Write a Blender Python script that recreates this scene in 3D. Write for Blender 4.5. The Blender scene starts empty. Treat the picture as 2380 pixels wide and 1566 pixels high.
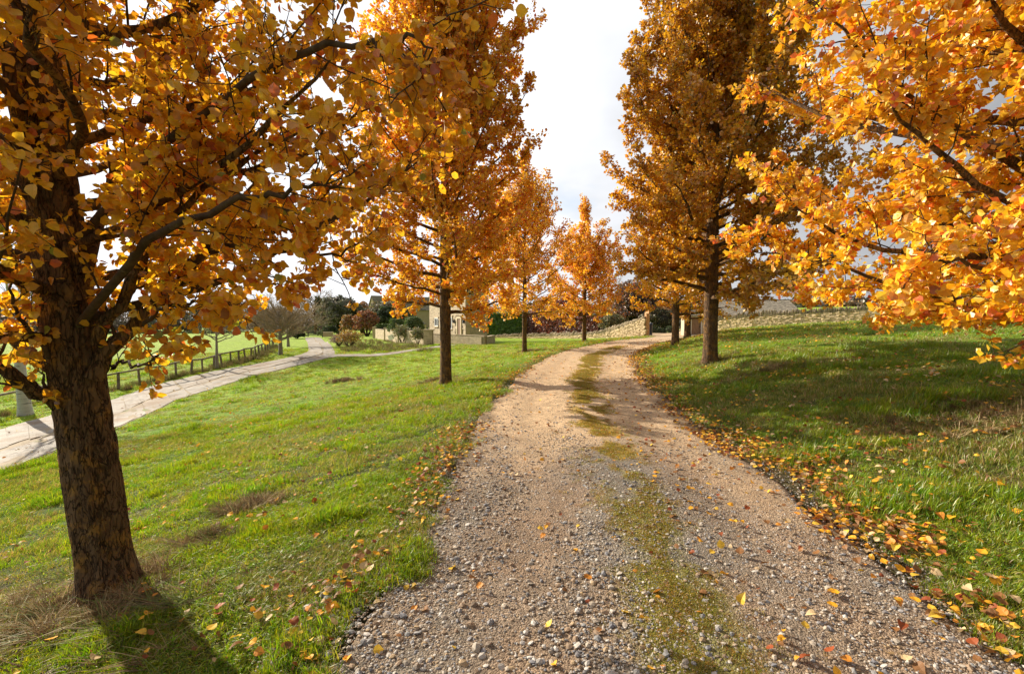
import bpy, math, random
import numpy as np
from mathutils import Vector, Matrix, noise as mnoise

rng = np.random.default_rng(11)
random.seed(11)
PI = math.pi
scene = bpy.context.scene
COL = scene.collection

# ------------------------------------------------------------------ camera
F = 1058.0            # focal length in the 2380 px wide frame of my measurements
CU, CV = 1190.0, 783.0
PITCH = math.atan(48.0 / F)
CAMZ = 1.6
cam_data = bpy.data.cameras.new('camera')
cam_data.sensor_width = 36.0
cam_data.lens = 36.0 * F / 2380.0
cam_data.clip_start = 0.05
cam_data.clip_end = 3000.0
cam = bpy.data.objects.new('camera', cam_data)
cam.location = (0, 0, CAMZ)
cam.rotation_euler = (PI / 2 - PITCH, 0, 0)
COL.objects.link(cam)
scene.camera = cam

# ------------------------------------------------------------------ light
SUN_EL = math.radians(23)
SUN_DIR = Vector((-0.80, 0.60, 0)).normalized() * math.cos(SUN_EL) + Vector((0, 0, math.sin(SUN_EL)))
SUN_ROT = math.atan2(SUN_DIR.x, SUN_DIR.y)
sun = bpy.data.lights.new('sun', 'SUN')
sun.energy = 5.0
sun.angle = math.radians(0.5)
sun.color = (1.0, 0.90, 0.74)
sun_o = bpy.data.objects.new('sun', sun)
sun_o.rotation_euler = (-SUN_DIR).to_track_quat('-Z', 'Y').to_euler()
COL.objects.link(sun_o)

world = bpy.data.worlds.new('World')
scene.world = world
world.use_nodes = True
wn, wl = world.node_tree.nodes, world.node_tree.links
wn.clear()
w_out = wn.new('ShaderNodeOutputWorld')
w_bg = wn.new('ShaderNodeBackground')
w_bg.inputs['Strength'].default_value = 0.1
w_sky = wn.new('ShaderNodeTexSky')
w_sky.sky_type = 'NISHITA'
w_sky.sun_disc = False
w_sky.sun_elevation = SUN_EL
w_sky.sun_rotation = SUN_ROT
w_sky.air_density = 1.0
w_sky.dust_density = 1.2
w_tc = wn.new('ShaderNodeTexCoord')
# clouds on a flattened dome: noise over direction / (z + 0.18)
w_sep = wn.new('ShaderNodeSeparateXYZ')
wl.new(w_tc.outputs['Generated'], w_sep.inputs[0])
w_z = wn.new('ShaderNodeMath'); w_z.operation = 'MAXIMUM'; w_z.inputs[1].default_value = 0.0
wl.new(w_sep.outputs['Z'], w_z.inputs[0])
w_z2 = wn.new('ShaderNodeMath'); w_z2.operation = 'ADD'; w_z2.inputs[1].default_value = 0.25
wl.new(w_z.outputs[0], w_z2.inputs[0])
w_div = wn.new('ShaderNodeVectorMath'); w_div.operation = 'DIVIDE'
w_cmb = wn.new('ShaderNodeCombineXYZ')
for i in range(3):
    wl.new(w_z2.outputs[0], w_cmb.inputs[i])
wl.new(w_tc.outputs['Generated'], w_div.inputs[0]); wl.new(w_cmb.outputs[0], w_div.inputs[1])
w_n = wn.new('ShaderNodeTexNoise')
w_n.inputs['Scale'].default_value = 1.1; w_n.inputs['Detail'].default_value = 5; w_n.inputs['Roughness'].default_value = 0.5
wl.new(w_div.outputs[0], w_n.inputs['Vector'])
w_mask = wn.new('ShaderNodeMapRange')
w_mask.inputs['From Min'].default_value = 0.25; w_mask.inputs['From Max'].default_value = 0.43
wl.new(w_n.outputs['Fac'], w_mask.inputs['Value'])
w_dot = wn.new('ShaderNodeVectorMath'); w_dot.operation = 'DOT_PRODUCT'
w_dot.inputs[1].default_value = tuple(SUN_DIR)
wl.new(w_tc.outputs['Generated'], w_dot.inputs[0])
w_ph = wn.new('ShaderNodeMapRange')
w_ph.interpolation_type = 'SMOOTHSTEP'
w_ph.inputs['From Min'].default_value = -0.5; w_ph.inputs['From Max'].default_value = 0.95
w_ph.inputs['To Min'].default_value = 1.3; w_ph.inputs['To Max'].default_value = 6.9
wl.new(w_dot.outputs['Value'], w_ph.inputs['Value'])
w_n2 = wn.new('ShaderNodeTexNoise')
w_n2.inputs['Scale'].default_value = 2.1; w_n2.inputs['Detail'].default_value = 4
wl.new(w_div.outputs[0], w_n2.inputs['Vector'])
w_m2 = wn.new('ShaderNodeMapRange')
w_m2.inputs['From Min'].default_value = 0.3; w_m2.inputs['From Max'].default_value = 0.65
w_m2.inputs['To Min'].default_value = 0.82; w_m2.inputs['To Max'].default_value = 1.08
wl.new(w_n2.outputs['Fac'], w_m2.inputs['Value'])
w_mul = wn.new('ShaderNodeMath'); w_mul.operation = 'MULTIPLY'
wl.new(w_ph.outputs['Result'], w_mul.inputs[0]); wl.new(w_m2.outputs['Result'], w_mul.inputs[1])
w_cc = wn.new('ShaderNodeVectorMath'); w_cc.operation = 'SCALE'
w_cc.inputs[0].default_value = (0.955, 0.975, 1.02)
wl.new(w_mul.outputs[0], w_cc.inputs['Scale'])
w_mix = wn.new('ShaderNodeMix'); w_mix.data_type = 'RGBA'
wl.new(w_mask.outputs['Result'], w_mix.inputs['Factor'])
wl.new(w_sky.outputs['Color'], w_mix.inputs['A'])
wl.new(w_cc.outputs[0], w_mix.inputs['B'])
wl.new(w_mix.outputs['Result'], w_bg.inputs['Color'])
wl.new(w_bg.outputs[0], w_out.inputs[0])

vs = scene.view_settings
vs.view_transform = 'Standard'; vs.look = 'None'; vs.gamma = 1.0; vs.exposure = 0.9
vs.use_curve_mapping = False
scene.render.engine = 'CYCLES'
cy = scene.cycles
cy.max_bounces = 7; cy.diffuse_bounces = 4; cy.transmission_bounces = 5; cy.glossy_bounces = 2
cy.transparent_max_bounces = 4
cy.sample_clamp_indirect = 6.0
cy.use_denoising = True

# ------------------------------------------------------------------ helpers
def ray(u, v):
    a, b = (u - CU) / F, (CV - v) / F
    c, s = math.cos(PITCH), math.sin(PITCH)
    return np.array([a, c + b * s, -s + b * c])

def pt(u, v, d):
    """world point seen at pixel u, v at depth y = d"""
    r = ray(u, v)
    return np.array([0, 0, CAMZ]) + r * (d / r[1])

def smooth(e0, e1, x):
    t = np.clip((x - e0) / (e1 - e0), 0, 1)
    return t * t * (3 - 2 * t)

def vnoise(x, y, seed=0.0):
    """cheap smooth value noise, vectorised"""
    x = np.asarray(x, float) + seed * 17.3; y = np.asarray(y, float) + seed * 9.1
    xi, yi = np.floor(x), np.floor(y)
    xf, yf = x - xi, y - yi
    xf = xf * xf * (3 - 2 * xf); yf = yf * yf * (3 - 2 * yf)
    def h(a, b):
        return np.modf(np.abs(np.sin(a * 127.1 + b * 311.7) * 43758.5453))[0]
    return (h(xi, yi) * (1 - xf) + h(xi + 1, yi) * xf) * (1 - yf) + (h(xi, yi + 1) * (1 - xf) + h(xi + 1, yi + 1) * xf) * yf

def fbm(x, y, seed=0.0, o=3):
    s, a, t = 0.0, 1.0, 0.0
    for k in range(o):
        s = s + a * vnoise(np.asarray(x) * 2 ** k, np.asarray(y) * 2 ** k, seed + k); t += a; a *= 0.5
    return s / t

def obj(name, mesh, parent=None, loc=None):
    o = bpy.data.objects.new(name, mesh)
    COL.objects.link(o)
    if parent is not None:
        o.parent = parent
    if loc is not None:
        o.location = loc
    return o

def tag(o, label=None, cat=None, group=None, kind=None):
    if label: o['label'] = label
    if cat: o['category'] = cat
    if group: o['group'] = group
    if kind: o['kind'] = kind
    return o

def thing(name, label, cat, loc, group=None):
    o = bpy.data.objects.new(name, None)
    o.empty_display_size = 0.2
    COL.objects.link(o)
    o.location = Vector([float(c) for c in loc])
    return tag(o, label, cat, group)

class MB:
    def __init__(self):
        self.v = []; self.f = {}; self.c = []; self.n = 0; self.uv = []
    def add(self, v, f, col=None):
        v = np.asarray(v, float).reshape(-1, 3)
        f = np.asarray(f, int)
        self.f.setdefault(f.shape[1], []).append(f + self.n)
        self.v.append(v)
        if col is None: col = (1, 1, 1)
        col = np.asarray(col, float)
        if col.ndim == 1: col = np.tile(col, (len(v), 1))
        self.c.append(col); self.n += len(v)
        return self
    def mesh(self, name, mats, smooth_=False, origin=None):
        v = np.concatenate(self.v)
        if origin is not None: v = v - np.array(origin)
        c = np.concatenate(self.c)
        loops, starts, totals, pos = [], [], [], 0
        for k, fs in self.f.items():
            a = np.concatenate(fs)
            loops.append(a.ravel()); starts.append(pos + np.arange(len(a)) * k); totals.append(np.full(len(a), k))
            pos += a.size
        loops = np.concatenate(loops); starts = np.concatenate(starts)
        me = bpy.data.meshes.new(name)
        me.vertices.add(len(v)); me.vertices.foreach_set('co', v.ravel().astype(np.float32))
        me.loops.add(len(loops)); me.loops.foreach_set('vertex_index', loops.astype(np.int32))
        me.polygons.add(len(starts)); me.polygons.foreach_set('loop_start', starts.astype(np.int32))
        me.polygons.foreach_set('use_smooth', np.full(len(starts), smooth_))
        me.update(calc_edges=True)
        at = me.attributes.new('Col', 'FLOAT_COLOR', 'POINT')
        at.data.foreach_set('color', np.concatenate([c, np.ones((len(c), 1))], 1).ravel().astype(np.float32))
        for m in (mats if isinstance(mats, (list, tuple)) else [mats]):
            me.materials.append(m)
        return me
    def build(self, name, mat, parent=None, smooth_=False, kind=None):
        org = None if parent is None else np.array(parent.location)
        o = obj(name, self.mesh(name, mat, smooth_, org), parent)
        if kind: o['kind'] = kind
        return o

BOXF = np.array([[0, 3, 2, 1], [4, 5, 6, 7], [0, 1, 5, 4], [1, 2, 6, 5], [2, 3, 7, 6], [3, 0, 4, 7]])
def box_v(cx, cy_, cz, sx, sy, sz, rz=0.0, jit=0.0):
    """box with centre-bottom at (cx, cy, cz)"""
    v = np.array([[-.5, -.5, 0], [.5, -.5, 0], [.5, .5, 0], [-.5, .5, 0], [-.5, -.5, 1], [.5, -.5, 1], [.5, .5, 1], [-.5, .5, 1]])
    v = v * [sx, sy, sz]
    if jit: v = v + rng.uniform(-jit, jit, v.shape)
    c, s = math.cos(rz), math.sin(rz)
    v = v @ np.array([[c, s, 0], [-s, c, 0], [0, 0, 1]])
    return v + [cx, cy_, cz]

def quad_box(p0, p1, t, z0, z1, side=1):
    """wall slab from plan point p0 to p1, thickness t to its left(side=1), z0..z1"""
    p0 = np.array(p0[:2], float); p1 = np.array(p1[:2], float)
    d = (p1 - p0) / np.linalg.norm(p1 - p0); n = np.array([-d[1], d[0]]) * t * side
    b = [p0, p1, p1 + n, p0 + n]
    if side < 0: b = b[::-1]
    return np.array([[*q, z0] for q in b] + [[*q, z1] for q in b])

def tubes(P, R, sides=4):
    P = np.asarray(P, float); R = np.asarray(R, float)
    if P.ndim == 2: P = P[None]; R = R[None]
    N, K, _ = P.shape
    T = np.gradient(P, axis=1)
    T /= np.linalg.norm(T, axis=2, keepdims=True) + 1e-9
    M = P[:, -1] - P[:, 0]
    M /= np.linalg.norm(M, axis=1, keepdims=True) + 1e-9
    ref = np.where(np.abs(M[:, 2:3]) > 0.8, np.array([[1.0, 0, 0]]), np.array([[0, 0, 1.0]]))[:, None, :]
    A = np.cross(T, ref); A /= np.linalg.norm(A, axis=2, keepdims=True) + 1e-9
    B = np.cross(T, A)
    ang = np.arange(sides) * 2 * PI / sides
    V = P[:, :, None, :] + R[:, :, None, None] * (A[:, :, None, :] * np.cos(ang)[None, None, :, None] + B[:, :, None, :] * np.sin(ang)[None, None, :, None])
    idx = np.arange(N * K * sides).reshape(N, K, sides)
    a = idx[:, :-1, :]; b = np.roll(a, -1, axis=2); d = idx[:, 1:, :]; c = np.roll(d, -1, axis=2)
    Fq = np.stack([a, d, c, b], -1).reshape(-1, 4)
    return V.reshape(-1, 3), Fq

def spline(pts, n):
    """Catmull-Rom resample of a polyline"""
    pts = np.asarray(pts, float)
    if len(pts) < 3:
        t = np.linspace(0, 1, n)[:, None]
        return pts[0] * (1 - t) + pts[-1] * t
    q = np.vstack([2 * pts[0] - pts[1], pts, 2 * pts[-1] - pts[-2]])
    m = len(pts) - 1
    out = []
    for s in np.linspace(0, m - 1e-6, n):
        i = int(s); t = s - i
        p0, p1, p2, p3 = q[i], q[i + 1], q[i + 2], q[i + 3]
        out.append(0.5 * (2 * p1 + (p2 - p0) * t + (2 * p0 - 5 * p1 + 4 * p2 - p3) * t * t + (3 * p1 - p0 - 3 * p2 + p3) * t ** 3))
    return np.array(out)

def unit(a):
    a = np.asarray(a, float)
    return a / (np.linalg.norm(a, axis=-1, keepdims=True) + 1e-9)

# ------------------------------------------------------------------ leaf shapes
def leaf_fine(curl=0.12, fold=0.2, twist=0.0):
    xs = [0.0, 0.05, 0.18, 0.36, 0.55, 0.72, 0.86, 1.04]; ws = [0.0, 0.2, 0.38, 0.46, 0.45, 0.35, 0.19, 0.0]
    v, f = [], []
    z = lambda x, y: fold * abs(y) - curl * x * x + twist * x * y + 0.02 * math.sin(x * 14) * abs(y) * 2
    for x in xs: v.append((x, 0, z(x, 0)))
    for sg in (1, -1):
        o = len(v)
        for x, w in zip(xs[1:-1], ws[1:-1]): v.append((x, sg * w, z(x, sg * w)))
        k = len(xs) - 2
        T = [(0, 1, o), (k, k + 1, o + k - 1)]
        for i in range(1, k): T += [(i, i + 1, o + i), (i, o + i, o + i - 1)]
        f += [t if sg > 0 else t[::-1] for t in T]
    n = len(v); v += [(-0.55, 0.05, 0.12), (0.02, 0.018, 0), (0.02, -0.018, 0)]; f.append((n, n + 1, n + 2))
    return np.array(v), np.array(f)
def leaf_near(curl=0.12, fold=0.2, twist=0.0, petiole=True):
    xs = [0.0, 0.12, 0.42, 0.76, 1.0]; ws = [0.0, 0.36, 0.48, 0.34, 0.0]
    def z(x, y): return fold * abs(y) - curl * x * x + twist * x * y
    v, f = [], []
    mid = []
    for x in xs: mid.append(len(v)); v.append((x, 0, z(x, 0)))
    for sgn in (1, -1):
        sd = [mid[0]]
        for x, w in zip(xs[1:4], ws[1:4]):
            sd.append(len(v)); v.append((x, sgn * w, z(x, sgn * w)))
        sd.append(mid[4])
        tri = [(mid[0], mid[1], sd[1]), (mid[3], mid[4], sd[3])]
        qd = [(mid[1], mid[2], sd[2], sd[1]), (mid[2], mid[3], sd[3], sd[2])]
        for t in tri: f.append((t[0], t[1], t[2]) if sgn > 0 else (t[0], t[2], t[1]))
        for q in qd:
            a, b, c, d = q if sgn > 0 else (q[0], q[3], q[2], q[1])
            f.append((a, b, c)); f.append((a, c, d))
    if petiole:
        n = len(v); v += [(-0.5, 0.0, 0.12), (0.02, 0.022, 0), (0.02, -0.022, 0)]; f.append((n, n + 1, n + 2))
    v = np.array(v); v[:, 0] *= 0.95
    return v, np.array(f)
LEAF_NEAR = [leaf_near(c, fo, t) for c, fo, t in ((0.1, 0.15, 0.1), (0.3, 0.35, -0.2), (-0.15, 0.25, 0.25), (0.5, 0.1, 0.0))]
LEAF_MID = [(np.array([[0, 0, 0], [0.28, 0.42, 0.1], [0.7, 0.36, 0.08 - c * .5], [1, 0, -c], [0.7, -0.36, 0.08 - c * .5], [0.28, -0.42, 0.1], [0.5, 0, 0]]), np.array([[0, 6, 1], [6, 2, 1], [6, 3, 2], [0, 5, 6], [6, 5, 4], [6, 4, 3]])) for c in (0.1, 0.3)]
LEAF_FAR = [(np.array([[0, 0, 0], [0.5, 0.45, 0.1], [1, 0, 0], [0.5, -0.45, 0.05]]), np.array([[0, 1, 2], [0, 2, 3]]))]

def put_leaves(mb, temps, pos, dirs, nrm, size, col):
    n = len(pos)
    if n == 0: return
    which = rng.integers(0, len(temps), n)
    X = unit(dirs); Z = nrm - (nrm * X).sum(1, keepdims=True) * X; Z = unit(Z); Y = np.cross(Z, X)
    for k, (tv, tf) in enumerate(temps):
        m = which == k
        if not m.any(): continue
        c = m.sum()
        sx = size[m][:, None, None]
        V = pos[m][:, None, :] + sx * (X[m][:, None, :] * tv[None, :, 0:1] + Y[m][:, None, :] * tv[None, :, 1:2] + Z[m][:, None, :] * tv[None, :, 2:3])
        Fc = (tf[None] + (np.arange(c) * len(tv))[:, None, None]).reshape(-1, 3)
        mb.add(V.reshape(-1, 3), Fc, np.repeat(col[m], len(tv), 0))

def pick(palette, n, jitter=0.12, r=None):
    r = r or rng
    cols = np.array([p[:3] for p in palette]); w = np.array([p[3] for p in palette], float); w /= w.sum()
    c = cols[r.choice(len(cols), n, p=w)]
    c = c * (1 + r.uniform(-jitter, jitter, (n, 1))) * (1 + r.uniform(-jitter, jitter, (n, 3)) * 0.5)
    return np.clip(c, 0.003, 0.95)

# ------------------------------------------------------------------ materials
def nt(name):
    m = bpy.data.materials.new(name); m.use_nodes = True
    t = m.node_tree; t.nodes.clear()
    out = t.nodes.new('ShaderNodeOutputMaterial')
    return m, t.nodes, t.links, out

def mat_leaf(name, trans=0.5, gloss=0.06, rough=0.45, tint=(1.0, 1.0, 1.0), vary=0.0):
    m, N, L, out = nt(name)
    at = N.new('ShaderNodeAttribute'); at.attribute_name = 'Col'
    src = at.outputs['Color']
    if vary:
        oi = N.new('ShaderNodeObjectInfo')
        hs = N.new('ShaderNodeHueSaturation')
        mr = N.new('ShaderNodeMapRange'); mr.inputs['To Min'].default_value = 0.5 - vary * 0.35; mr.inputs['To Max'].default_value = 0.5 + vary * 0.25
        L.new(oi.outputs['Random'], mr.inputs['Value']); L.new(mr.outputs['Result'], hs.inputs['Hue'])
        mv = N.new('ShaderNodeMath'); mv.operation = 'MULTIPLY'; mv.inputs[1].default_value = 7.31
        fr = N.new('ShaderNodeMath'); fr.operation = 'FRACT'
        L.new(oi.outputs['Random'], mv.inputs[0]); L.new(mv.outputs[0], fr.inputs[0])
        m3 = N.new('ShaderNodeMapRange'); m3.inputs['To Min'].default_value = 0.72; m3.inputs['To Max'].default_value = 1.25
        L.new(fr.outputs[0], m3.inputs['Value']); L.new(m3.outputs['Result'], hs.inputs['Value'])
        L.new(src, hs.inputs['Color']); src = hs.outputs['Color']
    tc = N.new('ShaderNodeTexCoord')
    nz = N.new('ShaderNodeTexNoise'); nz.inputs['Scale'].default_value = 35; nz.inputs['Detail'].default_value = 3
    L.new(tc.outputs['Object'], nz.inputs['Vector'])
    mr2 = N.new('ShaderNodeMapRange'); mr2.inputs['From Min'].default_value = 0.3; mr2.inputs['From Max'].default_value = 0.7
    mr2.inputs['To Min'].default_value = 0.78; mr2.inputs['To Max'].default_value = 1.15
    L.new(nz.outputs['Fac'], mr2.inputs['Value'])
    sc = N.new('ShaderNodeVectorMath'); sc.operation = 'SCALE'
    L.new(src, sc.inputs[0]); L.new(mr2.outputs['Result'], sc.inputs['Scale'])
    di = N.new('ShaderNodeBsdfDiffuse'); tr = N.new('ShaderNodeBsdfTranslucent')
    L.new(sc.outputs[0], di.inputs['Color'])
    tm = N.new('ShaderNodeVectorMath'); tm.operation = 'MULTIPLY'; tm.inputs[1].default_value = tint
    L.new(sc.outputs[0], tm.inputs[0]); L.new(tm.outputs[0], tr.inputs['Color'])
    mx = N.new('ShaderNodeMixShader'); mx.inputs[0].default_value = trans
    L.new(di.outputs[0], mx.inputs[1]); L.new(tr.outputs[0], mx.inputs[2])
    gl = N.new('ShaderNodeBsdfGlossy'); gl.inputs['Roughness'].default_value = rough; gl.inputs['Color'].default_value = (1, .97, .92, 1)
    mg = N.new('ShaderNodeMixShader'); mg.inputs[0].default_value = gloss
    L.new(mx.outputs[0], mg.inputs[1]); L.new(gl.outputs[0], mg.inputs[2])
    L.new(mg.outputs[0], out.inputs[0])
    return m

def mat_surf(name, c1, c2, scale=6.0, detail=6, rough=0.9, bump=0.3, bscale=None, stretch=(1, 1, 1), c3=None, c3_scale=2.0, c3_lo=0.55, c3_hi=0.7, use_col=False, dist=0.02, vor=False, spec=0.2, metallic=0.0, coords='Object', rand=0.0):
    m, N, L, out = nt(name)
    bs = N.new('ShaderNodeBsdfPrincipled'); bs.inputs['Roughness'].default_value = rough
    bs.inputs['Specular IOR Level'].default_value = spec; bs.inputs['Metallic'].default_value = metallic
    tc = N.new('ShaderNodeTexCoord'); mp = N.new('ShaderNodeMapping'); mp.inputs['Scale'].default_value = stretch
    L.new(tc.outputs[coords], mp.inputs['Vector'])
    nz = N.new('ShaderNodeTexNoise'); nz.inputs['Scale'].default_value = scale; nz.inputs['Detail'].default_value = detail; nz.inputs['Roughness'].default_value = 0.62
    L.new(mp.outputs[0], nz.inputs['Vector'])
    cr = N.new('ShaderNodeMapRange'); cr.inputs['From Min'].default_value = 0.32; cr.inputs['From Max'].default_value = 0.68
    L.new(nz.outputs['Fac'], cr.inputs['Value'])
    mx = N.new('ShaderNodeMix'); mx.data_type = 'RGBA'
    mx.inputs['A'].default_value = (*c1, 1); mx.inputs['B'].default_value = (*c2, 1)
    L.new(cr.outputs['Result'], mx.inputs['Factor'])
    src = mx.outputs['Result']
    if c3:
        n3 = N.new('ShaderNodeTexNoise'); n3.inputs['Scale'].default_value = c3_scale; n3.inputs['Detail'].default_value = 6; n3.inputs['Roughness'].default_value = 0.65
        L.new(mp.outputs[0], n3.inputs['Vector'])
        r3 = N.new('ShaderNodeMapRange'); r3.inputs['From Min'].default_value = c3_lo; r3.inputs['From Max'].default_value = c3_hi
        L.new(n3.outputs['Fac'], r3.inputs['Value'])
        m3 = N.new('ShaderNodeMix'); m3.data_type = 'RGBA'; m3.inputs['B'].default_value = (*c3, 1)
        L.new(r3.outputs['Result'], m3.inputs['Factor']); L.new(src, m3.inputs['A']); src = m3.outputs['Result']
    if use_col:
        at = N.new('ShaderNodeAttribute'); at.attribute_name = 'Col'
        mm = N.new('ShaderNodeMix'); mm.data_type = 'RGBA'; mm.blend_type = 'MULTIPLY'; mm.inputs['Factor'].default_value = 1
        L.new(src, mm.inputs['A']); L.new(at.outputs['Color'], mm.inputs['B']); src = mm.outputs['Result']
    if rand:
        oi = N.new('ShaderNodeObjectInfo')
        rr = N.new('ShaderNodeMapRange'); rr.inputs['To Min'].default_value = 1 - rand; rr.inputs['To Max'].default_value = 1 + rand
        L.new(oi.outputs['Random'], rr.inputs['Value'])
        sv = N.new('ShaderNodeVectorMath'); sv.operation = 'SCALE'
        L.new(src, sv.inputs[0]); L.new(rr.outputs['Result'], sv.inputs['Scale']); src = sv.outputs[0]
    L.new(src, bs.inputs['Base Color'])
    if bump:
        b = N.new('ShaderNodeBump'); b.inputs['Strength'].default_value = bump; b.inputs['Distance'].default_value = dist
        if vor:
            vo = N.new('ShaderNodeTexVoronoi'); vo.inputs['Scale'].default_value = bscale or scale * 3
            L.new(mp.outputs[0], vo.inputs['Vector']); L.new(vo.outputs['Distance'], b.inputs['Height'])
        else:
            nb = N.new('ShaderNodeTexNoise'); nb.inputs['Scale'].default_value = bscale or scale * 2.5; nb.inputs['Detail'].default_value = 5; nb.inputs['Roughness'].default_value = 0.65
            L.new(mp.outputs[0], nb.inputs['Vector']); L.new(nb.outputs['Fac'], b.inputs['Height'])
        L.new(b.outputs[0], bs.inputs['Normal'])
    L.new(bs.outputs[0], out.inputs[0])
    return m

M_leaf = mat_leaf('autumn_leaf', trans=0.5, gloss=0.07, tint=(1.15, 1.05, 0.7))
M_litter = mat_leaf('fallen_leaf', trans=0.25, gloss=0.02, rough=0.5)
M_grass = mat_leaf('grass_blade', trans=0.45, gloss=0.035, rough=0.4, tint=(1.2, 1.2, 0.5), vary=0.16)
M_straw = mat_leaf('dry_grass', trans=0.25, gloss=0.02, rough=0.5)
M_green = mat_leaf('green_leaf', trans=0.25, gloss=0.06, rough=0.5)
def mat_bark():
    m, N, L, out = nt('pear_bark')
    bs = N.new('ShaderNodeBsdfPrincipled'); bs.inputs['Roughness'].default_value = 0.9; bs.inputs['Specular IOR Level'].default_value = 0.15
    tc = N.new('ShaderNodeTexCoord')
    mp = N.new('ShaderNodeMapping'); mp.inputs['Scale'].default_value = (1, 1, 0.27); L.new(tc.outputs['Object'], mp.inputs['Vector'])
    hs_ = []
    for sc_, wd in ((13, 0.026), (34, 0.045)):
        q = N.new('ShaderNodeTexNoise'); q.inputs['Scale'].default_value = sc_; q.inputs['Detail'].default_value = 3; q.inputs['Roughness'].default_value = 0.55; q.inputs['Distortion'].default_value = 0.6; L.new(mp.outputs[0], q.inputs['Vector'])
        sb = N.new('ShaderNodeMath'); sb.operation = 'SUBTRACT'; sb.inputs[1].default_value = 0.5; L.new(q.outputs['Fac'], sb.inputs[0])
        ab = N.new('ShaderNodeMath'); ab.operation = 'ABSOLUTE'; L.new(sb.outputs[0], ab.inputs[0])
        mr = N.new('ShaderNodeMapRange'); mr.interpolation_type = 'SMOOTHSTEP'; mr.inputs['From Max'].default_value = wd; mr.inputs['To Min'].default_value = 0.2 if sc_ < 20 else 0.5; L.new(ab.outputs[0], mr.inputs['Value'])
        hs_.append(mr.outputs['Result'])
    cr = N.new('ShaderNodeMath'); cr.operation = 'MULTIPLY'; L.new(hs_[0], cr.inputs[0]); L.new(hs_[1], cr.inputs[1])
    n1 = N.new('ShaderNodeTexNoise'); n1.inputs['Scale'].default_value = 14; n1.inputs['Detail'].default_value = 7; n1.inputs['Roughness'].default_value = 0.7; L.new(mp.outputs[0], n1.inputs['Vector'])
    r1 = N.new('ShaderNodeMapRange'); r1.inputs['From Min'].default_value = 0.35; r1.inputs['From Max'].default_value = 0.65; L.new(n1.outputs['Fac'], r1.inputs['Value'])
    mx = N.new('ShaderNodeMix'); mx.data_type = 'RGBA'; mx.inputs['A'].default_value = (0.105, 0.060, 0.034, 1); mx.inputs['B'].default_value = (0.21, 0.132, 0.076, 1); L.new(r1.outputs['Result'], mx.inputs['Factor'])
    n2 = N.new('ShaderNodeTexNoise'); n2.inputs['Scale'].default_value = 7; n2.inputs['Detail'].default_value = 6; n2.inputs['Roughness'].default_value = 0.7; L.new(tc.outputs['Object'], n2.inputs['Vector'])
    r2 = N.new('ShaderNodeMapRange'); r2.inputs['From Min'].default_value = 0.50; r2.inputs['From Max'].default_value = 0.60; L.new(n2.outputs['Fac'], r2.inputs['Value'])
    m2 = N.new('ShaderNodeMix'); m2.data_type = 'RGBA'; m2.inputs['B'].default_value = (0.36, 0.19, 0.045, 1); L.new(mx.outputs['Result'], m2.inputs['A'])
    f2 = N.new('ShaderNodeMath'); f2.operation = 'MULTIPLY'; f2.inputs[1].default_value = 0.7; L.new(r2.outputs['Result'], f2.inputs[0]); L.new(f2.outputs[0], m2.inputs['Factor'])
    m3 = N.new('ShaderNodeMix'); m3.data_type = 'RGBA'; m3.inputs['A'].default_value = (0.035, 0.021, 0.014, 1); L.new(m2.outputs['Result'], m3.inputs['B']); L.new(cr.outputs[0], m3.inputs['Factor'])
    L.new(m3.outputs['Result'], bs.inputs['Base Color'])
    b1_ = N.new('ShaderNodeBump'); b1_.inputs['Strength'].default_value = 1.0; b1_.inputs['Distance'].default_value = 0.02; L.new(cr.outputs[0], b1_.inputs['Height'])
    b2_ = N.new('ShaderNodeBump'); b2_.inputs['Strength'].default_value = 0.8; b2_.inputs['Distance'].default_value = 0.015; L.new(n1.outputs['Fac'], b2_.inputs['Height']); L.new(b1_.outputs[0], b2_.inputs['Normal'])
    L.new(b2_.outputs[0], bs.inputs['Normal']); L.new(bs.outputs[0], out.inputs[0])
    return m
M_bark = mat_bark()
M_twig = mat_surf('twig_bark', (0.055, 0.035, 0.025), (0.13, 0.085, 0.055), scale=20, rough=0.85, bump=0.3, c3=(0.19, 0.17, 0.09), c3_scale=9, c3_lo=0.6, c3_hi=0.7)
M_bark_pale = mat_surf('pale_bark', (0.20, 0.17, 0.13), (0.34, 0.31, 0.26), scale=8, rough=0.9, bump=0.5, stretch=(1, 1, 0.3), c3=(0.14, 0.10, 0.06), c3_scale=3)
M_birch = mat_surf('birch_bark', (0.42, 0.42, 0.40), (0.56, 0.55, 0.52), scale=5, rough=0.8, bump=0.3, stretch=(0.6, 0.6, 5), c3=(0.10, 0.09, 0.08), c3_scale=4, c3_lo=0.58, c3_hi=0.64)
M_baretwig = mat_surf('bare_twig', (0.26, 0.19, 0.11), (0.42, 0.32, 0.20), scale=5, rough=0.9, bump=0)
M_stone = mat_surf('cotswold_stone', (0.50, 0.36, 0.19), (0.66, 0.52, 0.33), scale=7, rough=0.95, bump=0.5, bscale=25, c3=(0.34, 0.28, 0.2), c3_scale=5, use_col=True, rand=0.22)
M_coping = mat_surf('coping_stone', (0.25, 0.19, 0.12), (0.44, 0.35, 0.23), scale=9, rough=0.95, bump=0.6, bscale=25, c3=(0.20, 0.19, 0.15), c3_scale=7, rand=0.3)
M_joint = mat_surf('wall_core', (0.10, 0.08, 0.055), (0.16, 0.13, 0.09), scale=8, bump=0.4)
M_house = mat_surf('house_limestone', (0.46, 0.37, 0.25), (0.57, 0.47, 0.34), scale=4, rough=0.95, bump=0.3, use_col=True)
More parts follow.
